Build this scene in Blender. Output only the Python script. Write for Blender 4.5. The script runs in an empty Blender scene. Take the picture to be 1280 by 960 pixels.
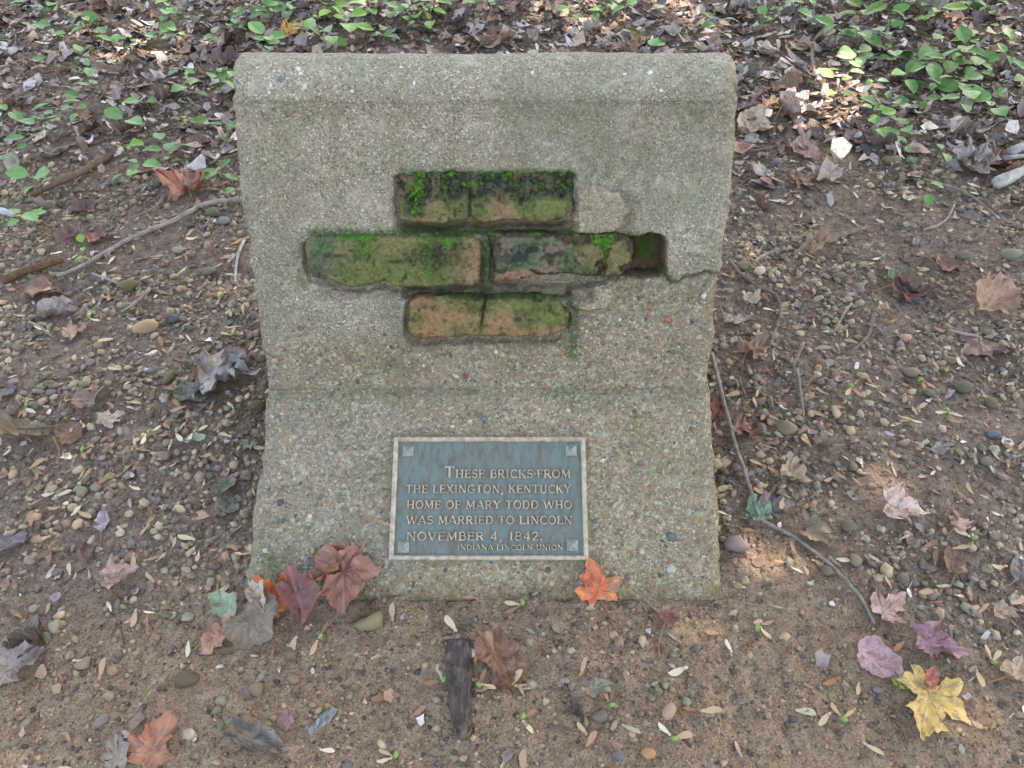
import bpy, math, random
import numpy as np
from mathutils import Vector, Matrix

random.seed(7)
RNG = np.random.default_rng(11)
scene = bpy.context.scene
COL = scene.collection

# ------------------------------------------------------------------ camera
F_PX = 1004.0                       # focal length in photo pixels (1280 wide)
CAM_H = 0.924
TH = math.radians(45)
cam_d = bpy.data.cameras.new("camera")
cam = bpy.data.objects.new("camera", cam_d)
COL.objects.link(cam)
cam.location = (0, 0, CAM_H)
cam.rotation_euler = (math.radians(90) - TH, 0, 0)
cam_d.sensor_width = 36
cam_d.lens = 36 * F_PX / 1280
cam_d.clip_start = 0.02
cam_d.clip_end = 500
scene.camera = cam

# ------------------------------------------------------------------ sky, sun, exposure
SUN_EL, SUN_AZ = math.radians(56), math.radians(40)
world = bpy.data.worlds.new("World")
scene.world = world
world.use_nodes = True
wn = world.node_tree.nodes
wl = world.node_tree.links
wn.clear()
w_out = wn.new("ShaderNodeOutputWorld")
w_bg = wn.new("ShaderNodeBackground")
w_sky = wn.new("ShaderNodeTexSky")
w_sky.sky_type = 'NISHITA'
w_sky.sun_disc = False
w_sky.sun_elevation = SUN_EL
w_sky.sun_rotation = SUN_AZ
w_sky.air_density = 1.0
w_sky.dust_density = 3.0
w_sky.ozone_density = 1.0
w_bg.inputs['Strength'].default_value = 0.15
wl.new(w_sky.outputs[0], w_bg.inputs['Color'])
wl.new(w_bg.outputs[0], w_out.inputs['Surface'])
SUNV = Vector((math.sin(SUN_AZ) * math.cos(SUN_EL), math.cos(SUN_AZ) * math.cos(SUN_EL), math.sin(SUN_EL)))
sun_d = bpy.data.lights.new("sun", 'SUN')
sun_d.energy = 2.0
sun_d.angle = math.radians(0.53)
sun_d.color = (1.0, 0.92, 0.88)
sun = bpy.data.objects.new("sun", sun_d)
COL.objects.link(sun)
sun.location = SUNV * 30
sun.rotation_euler = SUNV.to_track_quat('Z', 'Y').to_euler()
vs = scene.view_settings
vs.view_transform = 'Standard'
vs.look = 'None'
vs.gamma = 1.0
vs.use_curve_mapping = False
vs.exposure = 2.54
vs.use_white_balance = True          # the photograph is balanced for open shade
vs.white_balance_temperature = 8250
vs.white_balance_tint = 10
scene.cycles.max_bounces = 6
scene.cycles.use_denoising = True

# ------------------------------------------------------------------ helpers: noise, projection
def _hash(ix, iy, seed):
    h = (ix.astype(np.int64) * 374761393 + iy.astype(np.int64) * 668265263 + seed * 974634777) & 0xFFFFFFFF
    h = ((h ^ (h >> 13)) * 1274126177) & 0xFFFFFFFF
    h = (h ^ (h >> 16)) & 0xFFFFFF
    return h / float(0xFFFFFF)

def vnoise(x, y, seed=0):
    x = np.asarray(x, float); y = np.asarray(y, float)
    ix = np.floor(x); iy = np.floor(y)
    fx = x - ix; fy = y - iy
    fx = fx * fx * fx * (fx * (fx * 6 - 15) + 10); fy = fy * fy * fy * (fy * (fy * 6 - 15) + 10)
    a = _hash(ix, iy, seed); b = _hash(ix + 1, iy, seed)
    c = _hash(ix, iy + 1, seed); d = _hash(ix + 1, iy + 1, seed)
    return (a * (1 - fx) + b * fx) * (1 - fy) + (c * (1 - fx) + d * fx) * fy * 1.0

def fbm(x, y, scale, octv=4, seed=0, gain=0.5):
    x = np.asarray(x, float) * scale; y = np.asarray(y, float) * scale
    s = 0; amp = 1.0; tot = 0
    for o in range(octv):
        s = s + amp * vnoise(x + o * 17.3, y - o * 9.1, seed + o * 31)
        tot += amp; amp *= gain
        x = x * 2.03; y = y * 2.03
    return s / tot                     # 0..1

def sstep(a, b, v):
    t = np.clip((v - a) / (b - a), 0, 1)
    return t * t * (3 - 2 * t)

CT, ST = math.cos(TH), math.sin(TH)
def ray(px, py):
    dx = (px - 640) / F_PX; dy = (py - 480) / F_PX
    return np.array([dx, CT - dy * ST, -ST - dy * CT])
def project(x, y, z):
    up = z - CAM_H
    Z = y * CT - up * ST
    Yd = -(y * ST) - up * CT
    return 640 + F_PX * x / Z, 480 + F_PX * Yd / Z, Z

def seg_dist(px, py, a, b):
    ax, ay = a; bx, by = b
    vx, vy = bx - ax, by - ay
    t = np.clip(((px - ax) * vx + (py - ay) * vy) / (vx * vx + vy * vy + 1e-12), 0, 1)
    return np.hypot(px - ax - t * vx, py - ay - t * vy)
def poly_sdf(px, py, pts):
    """signed distance, negative inside"""
    d = np.full(np.shape(px), 1e9)
    inside = np.zeros(np.shape(px), bool)
    n = len(pts)
    for i in range(n):
        a, b = pts[i], pts[(i + 1) % n]
        d = np.minimum(d, seg_dist(px, py, a, b))
        cond = ((a[1] > py) != (b[1] > py))
        with np.errstate(divide='ignore', invalid='ignore'):
            xi = (b[0] - a[0]) * (py - a[1]) / (b[1] - a[1] + 1e-12) + a[0]
        inside ^= cond & (px < xi)
    return np.where(inside, -d, d)
def poly_line(px, py, pts):
    d = np.full(np.shape(px), 1e9)
    for a, b in zip(pts[:-1], pts[1:]):
        d = np.minimum(d, seg_dist(px, py, a, b))
    return d
def srect(px, py, x0, x1, y0, y1, soft=4):
    """soft rectangle mask 0..1"""
    return sstep(x0 - soft, x0 + soft, px) * (1 - sstep(x1 - soft, x1 + soft, px)) * sstep(y0 - soft, y0 + soft, py) * (1 - sstep(y1 - soft, y1 + soft, py))
def blob(px, py, cx, cy, rx, ry):
    return np.exp(-(((px - cx) / rx) ** 2 + ((py - cy) / ry) ** 2))

def lin(r, g, b):
    f = lambda c: (c / 255 / 12.92) if c / 255 <= 0.04045 else ((c / 255 + 0.055) / 1.055) ** 2.4
    return np.array([f(r), f(g), f(b)])

# ------------------------------------------------------------------ helpers: ground height
FOOT = (-0.325, 0.268, 0.545, 1.08)     # marker footprint on the ground x0 x1 y0 y1
def gh(x, y):
    x = np.asarray(x, float); y = np.asarray(y, float)
    near = 1 - sstep(0.05, 0.35, np.hypot(np.maximum(np.maximum(FOOT[0] - x, x - FOOT[1]), 0), np.maximum(np.maximum(FOOT[2] - y, y - FOOT[3]), 0)))
    h = (fbm(x, y, 2.2, 3, 3) - 0.5) * 0.030 * (1 - near)
    h = h + (fbm(x, y, 11, 3, 5) - 0.5) * 0.016
    h = h + (fbm(x, y, 45, 3, 8) - 0.5) * 0.010
    h = h + 0.05 * sstep(1.1, 3.2, y)
    # soil drifted against the foot of the slab
    df = np.abs(y - FOOT[2]) + np.maximum(np.maximum(FOOT[0] - x, x - FOOT[1]), 0)
    h = h + (-0.004 + .016 * (fbm(x, y, 26, 3, 14) - .5)) * np.exp(-(df / 0.035) ** 2)
    return h
def ground_pt(px, py, dz=0.0):
    r = ray(px, py)
    t = CAM_H / -r[2]
    for _ in range(12):
        p = r * t
        z = float(gh(p[0], p[1])) + dz
        t = (CAM_H - z) / -r[2]
    p = r * t
    return Vector((p[0], p[1], CAM_H + p[2]))

# ------------------------------------------------------------------ helpers: objects
def tag(o, label=None, category=None, group=None, kind=None):
    if label: o["label"] = label
    if category: o["category"] = category
    if group: o["group"] = group
    if kind: o["kind"] = kind
    return o
def new_obj(name, data, parent=None):
    o = bpy.data.objects.new(name, data)
    COL.objects.link(o)
    if parent: o.parent = parent
    return o
def np_mesh(name, verts, faces, mats=(), smooth=True, col=None, uv=None):
    """verts (n,3); faces (m,k) int array or list of arrays of tris/quads"""
    me = bpy.data.meshes.new(name)
    verts = np.asarray(verts, np.float32)
    fl = faces if isinstance(faces, list) else [faces]
    fl = [np.asarray(f, np.int32) for f in fl if len(f)]
    loops = np.concatenate([f.ravel() for f in fl])
    tot = np.concatenate([np.full(len(f), f.shape[1], np.int32) for f in fl])
    st = np.concatenate([[0], np.cumsum(tot)[:-1]]).astype(np.int32)
    me.vertices.add(len(verts)); me.vertices.foreach_set("co", verts.ravel())
    me.loops.add(len(loops)); me.loops.foreach_set("vertex_index", loops)
    me.polygons.add(len(tot)); me.polygons.foreach_set("loop_start", st)
    me.polygons.foreach_set("use_smooth", np.full(len(tot), smooth))
    for m in mats: me.materials.append(m)
    me.update(calc_edges=True)
    me.validate()
    if col is not None: set_col(me, col)
    return me
def set_col(me, col, name="tone"):
    a = me.color_attributes.new(name, 'FLOAT_COLOR', 'POINT')
    c = np.ones((len(me.vertices), 4), np.float32)
    c[:, :col.shape[1]] = col
    a.data.foreach_set("color", c.ravel())
def grid_faces(nr, nc):
    i = np.arange(nr - 1)[:, None] * nc + np.arange(nc - 1)[None, :]
    i = i.ravel()
    return np.stack([i, i + 1, i + nc + 1, i + nc], 1)

# ------------------------------------------------------------------ helpers: materials
class NT:
    def __init__(s, name):
        s.m = bpy.data.materials.new(name); s.m.use_nodes = True
        s.n = s.m.node_tree.nodes; s.l = s.m.node_tree.links
        s.n.clear()
        s.out = s.n.new("ShaderNodeOutputMaterial")
        s.b = s.n.new("ShaderNodeBsdfPrincipled")
        s.l.new(s.b.outputs[0], s.out.inputs['Surface'])
        s.tc = s.n.new("ShaderNodeTexCoord")
    def link(s, a, b): s.l.new(a, b)
    def set(s, inp, v):
        if isinstance(v, (int, float)): inp.default_value = v
        elif isinstance(v, (tuple, list, np.ndarray)):
            v = [float(q) for q in v]
            inp.default_value = v + [1.0] if len(v) == 3 and inp.type == 'RGBA' else v
        else: s.l.new(v, inp)
    def noise(s, scale, detail=4, rough=0.55, coord=None, out='Fac', dist=0.0):
        n = s.n.new("ShaderNodeTexNoise")
        n.inputs['Scale'].default_value = scale; n.inputs['Detail'].default_value = detail
        n.inputs['Roughness'].default_value = rough; n.inputs['Distortion'].default_value = dist
        s.l.new(coord or s.tc.outputs['Object'], n.inputs['Vector'])
        return n.outputs[out]
    def voro(s, scale, out='Color', coord=None, feature='F1', rnd=1.0):
        n = s.n.new("ShaderNodeTexVoronoi"); n.feature = feature
        n.inputs['Scale'].default_value = scale; n.inputs['Randomness'].default_value = rnd
        s.l.new(coord or s.tc.outputs['Object'], n.inputs['Vector'])
        return n.outputs[out]
    def ramp(s, fac, stops, interp='LINEAR'):
        n = s.n.new("ShaderNodeValToRGB"); n.color_ramp.interpolation = interp
        e = n.color_ramp.elements
        while len(e) < len(stops): e.new(0.5)
        for k, (p, c) in enumerate(stops):
            e[k].position = p
            e[k].color = (c, c, c, 1) if isinstance(c, (int, float)) else (*[float(q) for q in c], 1)
        s.set(n.inputs['Fac'], fac)
        return n.outputs['Color']
    def mix(s, fac, a, b, mode='MIX'):
        n = s.n.new("ShaderNodeMix"); n.data_type = 'RGBA'; n.blend_type = mode
        s.set(n.inputs[0], fac); s.set(n.inputs[6], a); s.set(n.inputs[7], b)
        return n.outputs[2]
    def math(s, op, a, b=0.0):
        n = s.n.new("ShaderNodeMath"); n.operation = op
        s.set(n.inputs[0], a); s.set(n.inputs[1], b)
        return n.outputs[0]
    def sep(s, c):
        n = s.n.new("ShaderNodeSeparateColor"); s.l.new(c, n.inputs[0]); return n.outputs
    def attr(s, name="tone"):
        n = s.n.new("ShaderNodeAttribute"); n.attribute_name = name
        return n.outputs['Color']
    def objcol(s):
        n = s.n.new("ShaderNodeObjectInfo"); return n.outputs['Color']
    def objrand(s):
        n = s.n.new("ShaderNodeObjectInfo"); return n.outputs['Random']
    def bump(s, height, strength=0.5, dist=0.002, normal=None):
        n = s.n.new("ShaderNodeBump")
        n.inputs['Strength'].default_value = strength; n.inputs['Distance'].default_value = dist
        s.l.new(height, n.inputs['Height'])
        if normal: s.l.new(normal, n.inputs['Normal'])
        return n.outputs[0]
    def done(s, color, rough=0.8, normal=None, spec=0.3, metallic=0.0):
        s.set(s.b.inputs['Base Color'], color); s.set(s.b.inputs['Roughness'], rough)
        s.set(s.b.inputs['Metallic'], metallic)
        s.b.inputs['Specular IOR Level'].default_value = spec
        if normal: s.l.new(normal, s.b.inputs['Normal'])
        return s.m

def mat_soil():
    t = NT("soil")
    a = t.attr()
    g = t.sep(a)                       # r: bare pale soil  g: litter darkness
    n1 = t.noise(9, 6, 0.6); n2 = t.noise(70, 5, 0.65); n3 = t.noise(420, 3, 0.6)
    v = t.voro(330)
    vs_ = t.sep(v)
    dark = t.ramp(n2, [(0.3, lin(92, 80, 72)), (0.5, lin(138, 121, 109)), (0.7, lin(168, 150, 136))])
    pale = t.ramp(n2, [(0.25, lin(128, 107, 87)), (0.5, lin(168, 144, 118)), (0.75, lin(196, 172, 145))])
    c = t.mix(g[0], dark, pale)
    c = t.mix(t.ramp(n1, [(0.4, 0.0), (0.7, 0.25)]), c, lin(132, 104, 86))
    c = t.mix(t.ramp(vs_[0], [(0.0, 0.0), (0.8, 0.0), (0.83, 0.5)]), c, t.ramp(vs_[1], [(0.0, lin(60, 52, 48)), (0.5, lin(140, 118, 100)), (1.0, lin(182, 158, 138))]))
    c = t.mix(t.ramp(n3, [(0.3, 0.55), (0.55, 0.0)]), c, lin(62, 48, 40))
    c = t.mix(t.ramp(t.noise(190, 4, .7), [(0.6, 0.0), (0.68, 0.6)]), c, lin(70, 60, 56))
    nb = t.bump(n3, 0.9, 0.004)
    nb = t.bump(n2, 0.8, 0.010, nb)
    return t.done(c, 0.95, nb, 0.15)

def mat_stone(name, use_attr):
    t = NT(name)
    base = t.attr() if use_attr else t.objcol()
    n1 = t.noise(120 if use_attr else 90, 4, 0.6); n2 = t.noise(600, 3, 0.6)
    c = t.mix(1.0, base, t.ramp(n1, [(0.3, 0.72), (0.7, 1.22)]), 'MULTIPLY')
    c = t.mix(t.ramp(n2, [(0.55, 0.0), (0.75, 0.35)]), c, lin(150, 125, 100))
    return t.done(c, 0.8, t.bump(n2, 0.25, 0.001), 0.3)

def mat_leaf(name, use_attr=False):
    """dry leaf coloured by object colour (or per-vertex tone); vein and blotch detail by noise"""
    t = NT(name)
    base = t.attr() if use_attr else t.objcol()
    n1 = t.noise(55, 4, 0.6); n2 = t.noise(260, 3, 0.6)
    c = t.mix(1.0, base, t.ramp(n1, [(0.3, 0.62), (0.5, 1.0), (0.72, 1.35)]), 'MULTIPLY')
    c = t.mix(t.ramp(n2, [(0.58, 0.0), (0.75, 0.45)]), c, lin(66, 50, 42))
    if not use_attr:
        v = t.sep(t.attr("vein"))
        c = t.mix(t.math('MULTIPLY', v[0], 0.45), c, t.mix(0.5, c, lin(205, 175, 140)))
        nb = t.bump(v[0], 0.5, 0.0015)
        nb = t.bump(n1, 0.4, 0.003, nb)
    else:
        nb = t.bump(n1, 0.4, 0.003)
    return t.done(c, 0.62, nb, 0.35)

def mat_hero_leaf(name, c1, c2, c3, edge=0.5, rough=0.5):
    """blade that runs from c1 at the veins to c2 at the rim with c3 blotches"""
    t = NT(name)
    v = t.sep(t.attr("vein"))          # r vein, g rim distance 0..1
    n1 = t.noise(38, 5, 0.65); n2 = t.noise(160, 4, 0.6); n3 = t.noise(700, 2, 0.5)
    f = t.math('ADD', t.math('MULTIPLY', v[1], edge), t.math('MULTIPLY', t.math('SUBTRACT', n1, 0.5), 1.9))
    c = t.mix(t.ramp(f, [(0.15, 0.0), (0.6, 1.0)]), c1, c2)
    c = t.mix(t.ramp(n1, [(0.55, 0.0), (0.68, 0.8)]), c, c3)
    c = t.mix(t.ramp(n2, [(0.62, 0.0), (0.7, 0.75)]), c, lin(64, 50, 42))
    c = t.mix(t.ramp(t.noise(95, 4, .7), [(0.47, 0.0), (0.62, 0.7)]), c, lin(124, 104, 90))
    c = t.mix(1.0, c, t.ramp(n3, [(0.3, 0.82), (0.7, 1.15)]), 'MULTIPLY')
    c = t.mix(t.math('MULTIPLY', v[0], 0.5), c, t.mix(0.45, c, lin(225, 190, 150)))
    nb = t.bump(v[0], 0.6, 0.002)
    nb = t.bump(n2, 0.3, 0.002, nb)
    return t.done(c, rough, nb, 0.4)

def mat_concrete():
    t = NT("concrete")
    a = t.attr()                        # tint colour, multiplied
    e = t.sep(t.attr("wear_shade"))           # r exposed coarse grit, g moss, b painted shade under bricks, plus soil splash
    big = t.noise(14, 5, 0.6); mid = t.noise(60, 4, 0.6); fin = t.noise(900, 2, 0.6)
    v1 = t.sep(t.voro(560)); v2 = t.sep(t.voro(250)); 
    base = t.ramp(mid, [(0.25, lin(118, 114, 104)), (0.5, lin(146, 141, 129)), (0.75, lin(170, 166, 153))])
    base = t.mix(t.ramp(big, [(0.35, 0.0), (0.65, 0.5)]), base, lin(136, 127, 112))
    grain = t.ramp(v1[0], [(0.0, lin(66, 63, 58)), (0.16, lin(98, 94, 84)), (0.3, lin(138, 132, 120)), (0.62, lin(152, 147, 133)), (0.82, lin(156, 134, 118)), (0.93, lin(196, 190, 172)), (1.0, lin(226, 222, 208))])
    c = t.mix(0.66, base, grain)
    c = t.mix(t.ramp(t.noise(5, 4, 0.65), [(0.42, 0.0), (0.62, 0.45)]), c, lin(112, 110, 98))
    c = t.mix(t.ramp(t.noise(30, 5, 0.7, dist=1.2), [(0.52, 0.0), (0.68, 0.45)]), c, lin(184, 182, 170))
    grit = t.ramp(v2[0], [(0.0, lin(88, 88, 86)), (0.2, lin(120, 108, 92)), (0.45, lin(150, 136, 112)), (0.7, lin(140, 110, 86)), (0.9, lin(168, 156, 134)), (1.0, lin(186, 180, 162))])
    gm = t.math('MULTIPLY', e[0], t.ramp(v2[1], [(0.38, 0.0), (0.44, 0.72)]))
    c = t.mix(gm, c, grit)
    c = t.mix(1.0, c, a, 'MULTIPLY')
    c = t.mix(t.math('MULTIPLY', e[2], t.ramp(mid, [(0.3, 0.4), (0.7, 1.0)])), c, lin(84, 64, 44))
    mossn = t.noise(170, 4, 0.65)
    mm = t.math('MULTIPLY', e[1], t.ramp(mossn, [(0.28, 0.15), (0.6, 1.0)]))
    c = t.mix(mm, c, t.ramp(fin, [(0.3, lin(34, 52, 22)), (0.55, lin(62, 92, 38)), (0.75, lin(98, 132, 52))]))
    c = t.mix(t.ramp(t.noise(380, 3, .7), [(0.28, 0.75), (0.4, 0.0)]), c, lin(72, 66, 56))
    d = t.voro(560, 'Distance')
    nb = t.bump(d, 0.7, 0.0016)
    nb = t.bump(t.noise(380, 3, .7), 0.5, 0.003, nb)
    nb = t.bump(t.voro(210, 'Distance'), 0.35, 0.002, nb)
    nb = t.bump(mid, 0.35, 0.004, nb)
    return t.done(c, 0.9, nb, 0.2)

def mat_brick():
    t = NT("old_brick")
    a = t.attr()
    n1 = t.noise(190, 4, 0.65); n2 = t.noise(800, 3, 0.6)
    c = t.mix(1.0, a, t.ramp(n1, [(0.28, 0.58), (0.5, 1.0), (0.75, 1.3)]), 'MULTIPLY')
    c = t.mix(t.ramp(n2, [(0.3, 0.45), (0.5, 0.0)]), c, lin(40, 36, 26))
    nb = t.bump(n2, 0.5, 0.0015)
    nb = t.bump(n1, 0.5, 0.003, nb)
    return t.done(c, 0.92, nb, 0.2)

def mat_wood(name, c1, c2):
    t = NT(name)
    n1 = t.noise(60, 5, 0.65); n2 = t.noise(420, 3, 0.6)
    c = t.mix(1.0, t.objcol(), t.ramp(n1, [(0.3, 0.55), (0.5, 0.95), (0.7, 1.35)]), 'MULTIPLY')
    c = t.mix(t.ramp(n2, [(0.6, 0.0), (0.75, 0.4)]), c, c2)
    c = t.mix(t.ramp(n2, [(0.25, 0.4), (0.4, 0.0)]), c, c1)
    return t.done(c, 0.85, t.bump(n2, 0.5, 0.0015), 0.2)

def mat_plain(name, col, rough=0.7, var=0.25, scale=80, metallic=0.0, spec=0.3, obj=False):
    t = NT(name)
    n = t.noise(scale, 4, 0.6)
    c = t.mix(1.0, t.objcol() if obj else tuple(col), t.ramp(n, [(0.25, 1 - var), (0.75, 1 + var)]), 'MULTIPLY')
    return t.done(c, rough, t.bump(n, 0.25, 0.001), spec, metallic)

M_SOIL = mat_soil()
M_STONE = mat_stone("pebble_stone", False)
M_GRAVEL = mat_stone("gravel_stone", True)
M_LEAF = mat_leaf("dry_leaf")
M_LITTER = mat_leaf("litter_leaf", True)
M_CONC = mat_concrete()
M_BRICK = mat_brick()
def mat_bark():
    t = NT("furrowed_bark")
    mp = t.n.new("ShaderNodeMapping"); mp.inputs['Scale'].default_value = (1, .22, 1); t.l.new(t.tc.outputs['Object'], mp.inputs['Vector'])
    n1 = t.noise(210, 5, .7, mp.outputs[0]); n2 = t.noise(60, 4, .6)
    c = t.mix(1.0, t.objcol(), t.ramp(n1, [(.3, .45), (.5, .95), (.68, 1.7)]), 'MULTIPLY')
    c = t.mix(t.ramp(n2, [(.55, 0.), (.7, .55)]), c, lin(136, 116, 96))
    return t.done(c, .9, t.bump(n1, .9, .003), .2)
M_BARK = mat_bark()
M_WOOD = mat_wood("weathered_wood", lin(48, 42, 38), lin(170, 165, 155))
M_SEED = mat_plain("samara_wing", (1, 1, 1), 0.6, 0.25, 350, obj=True)
M_SPROUT = mat_plain("green_sprout", lin(124, 150, 84), 0.5, 0.25, 300)
M_STEM = mat_plain("leaf_stem", (1, 1, 1), 0.6, 0.2, 200, obj=True)

# ------------------------------------------------------------------ ground sheet
def ground_axis(lo, hi, step, far):
    a = list(np.arange(lo, hi + step * 0.5, step))
    s = step; x = a[-1]
    up = []
    while x < far: s *= 1.35; x += s; up.append(x)
    s = step; x = a[0]; dn = []
    while x > -far: s *= 1.35; x -= s; dn.append(x)
    return np.array(dn[::-1] + a + up)
gx = ground_axis(-1.95, 1.95, 0.0088, 80)
gy = ground_axis(0.16, 3.0, 0.0088, 80)
GX, GY = np.meshgrid(gx, gy)
GZ = gh(GX, GY) + (fbm(GX, GY, 130, 2, 77) - 0.5) * 0.004
infoot = (GX > FOOT[0] + 0.03) & (GX < FOOT[1] - 0.03) & (GY > FOOT[2] + 0.04) & (GY < FOOT[3] - 0.04)
GZ = np.where(infoot, GZ - 0.05, GZ)
def bare_mask(x, y):
    """1 where the photo shows bare trodden soil, in front of the slab"""
    c = 1 - sstep(0.50, 0.74, y + 0.10 * (fbm(x, y, 5, 3, 21) - 0.5) * 2 + 0.20 * sstep(0.28, 0.75, np.abs(x + 0.05)))
    streak = blob(x, y, 0.37, 0.55, 0.09, 0.17)
    return np.clip(np.maximum(c, 0.9 * streak) * (0.55 + 0.6 * fbm(x, y, 16, 3, 4)), 0, 1)
def litter_mask(x, y):
    return sstep(1.30, 1.75, y + 0.35 * (fbm(x, y, 3, 3, 9) - 0.5) - 0.12 * sstep(0.2, -0.8, x))
gcol = np.stack([bare_mask(GX, GY), litter_mask(GX, GY), np.zeros_like(GX)], -1).reshape(-1, 3)
gme = np_mesh("ground", np.stack([GX, GY, GZ], -1).reshape(-1, 3), grid_faces(len(gy), len(gx)), [M_SOIL], True, gcol)
ground = tag(new_obj("ground", gme), "bare brown soil and dirt of the woodland floor", "ground", kind="structure")

# ------------------------------------------------------------------ the marker: profile
P_FOOT = np.array([0.532, 0.0]); P_WAIST = np.array([0.775, 0.129]); P_BREAK = np.array([0.926, 0.473])
def build_profile():
    pts = [(0.540, -0.06), (0.534, -0.004)]
    pts += [tuple(P_FOOT), tuple(P_WAIST)]
    pts += [tuple(P_BREAK)]
    d = P_BREAK - P_WAIST; a0 = math.atan2(d[1], d[0])
    r = 0.062; n = np.array([-math.sin(a0), math.cos(a0)])     # outward normal (up and to the front)
    c = P_BREAK - n * r
    for k in range(1, 13):
        a = math.atan2(n[1], n[0]) - (math.radians(125)) * k / 12
        pts.append(tuple(c + r * np.array([math.cos(a), math.sin(a)])))
    return np.array(pts)
prof = build_profile()
seg = np.hypot(*np.diff(prof, axis=0).T)
arc = np.concatenate([[0], np.cumsum(seg)])
STEP = 0.0017
s_fine = np.arange(0.035, arc[-1], STEP)
PY = np.interp(s_fine, arc, prof[:, 0]); PZ = np.interp(s_fine, arc, prof[:, 1])
def smooth(v, k):
    ker = np.hanning(k + 2)[1:-1]; ker /= ker.sum()
    return np.convolve(np.pad(v, k // 2, mode='edge'), ker, 'valid')
PYs, PZs = smooth(PY, 11), smooth(PZ, 11)
TY, TZ = np.gradient(PYs), np.gradient(PZs)
L = np.hypot(TY, TZ); NY, NZ = -TZ / L, TY / L            # outward normal: towards the camera
# silhouette of the photo gives the width at every height
LEFT = [(66, 291), (78, 287), (91, 286), (132, 288), (200, 293), (269, 301), (380, 317), (479, 332), (490, 332), (554, 325), (632, 316), (741, 301), (800, 293)]
RIGHT = [(66, 918), (74, 922), (84, 925), (98, 926), (156, 923), (209, 918), (262, 913), (311, 907), (355, 901), (442, 892), (479, 888), (510, 891), (593, 897), (660, 902), (727, 906), (800, 912)]
_, pyrow, zrow = project(0, PYs, PZs)
first_top = int(np.argmin(pyrow))
pyr = np.where(np.arange(len(pyrow)) > first_top, pyrow[first_top], pyrow)
XL = (np.interp(pyr, [p[0] for p in LEFT], [p[1] for p in LEFT]) - 640) / F_PX * zrow
XR = (np.interp(pyr, [p[0] for p in RIGHT], [p[1] for p in RIGHT]) - 640) / F_PX * zrow
XL[first_top:] = XL[first_top]; XR[first_top:] = XR[first_top]
NC = 350
U = np.linspace(0, 1, NC)
# extra columns close to the two edges so they round off
U = np.unique(np.concatenate([U, 0.02 * np.linspace(0, 1, 14), 1 - 0.02 * np.linspace(0, 1, 14)]))
BX = XL[:, None] + (XR - XL)[:, None] * U[None, :]
BY = np.repeat(PYs[:, None], len(U), 1); BZ = np.repeat(PZs[:, None], len(U), 1)
SP = np.repeat(s_fine[:, None], len(U), 1)
QX, QY, _ = project(BX, BY, BZ)          # where each point sits in the photo, to look features up

BR_A = [(495, 219), (520, 217), (640, 216), (717, 218), (717, 262), (706, 273), (692, 277), (666, 277), (640, 275), (612, 279), (596, 277), (588, 270), (578, 276), (552, 281), (520, 279), (498, 277)]
BR_B = [(381, 304), (388, 296), (429, 295), (507, 297), (591, 297), (600, 302), (601, 354), (589, 359), (546, 360), (495, 359), (481, 352), (464, 357), (444, 359), (427, 357), (411, 351), (390, 347), (383, 325)]
BR_C = [(617, 294), (666, 292), (710, 296), (754, 292), (780, 294), (793, 304), (792, 329), (781, 342), (762, 349), (732, 346), (706, 344), (684, 345), (662, 347), (640, 352), (617, 352)]
BR_D = [(511, 377), (522, 372), (592, 373), (605, 374), (684, 372), (698, 377), (711, 394), (708, 412), (688, 422), (600, 421), (535, 424), (515, 423), (508, 415)]
FLAKE = [(716, 225), (733, 229), (752, 231), (763, 239), (775, 240), (781, 252), (788, 262), (779, 274), (776, 283), (764, 290), (740, 292), (716, 289)]
WEDGE = [(713, 364), (742, 358), (769, 350), (764, 376), (754, 384), (733, 386), (716, 383)]
VOID = [(770, 294), (800, 297), (812, 292), (828, 295), (834, 305), (831, 322), (835, 338), (824, 347), (800, 349), (770, 347)]
_pr = random.Random(17)
PITS = [(_pr.uniform(300, 910), _pr.uniform(80, 740), _pr.uniform(1.6, 3.6), _pr.uniform(.0012, .0036)) for _ in range(260)]
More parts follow.
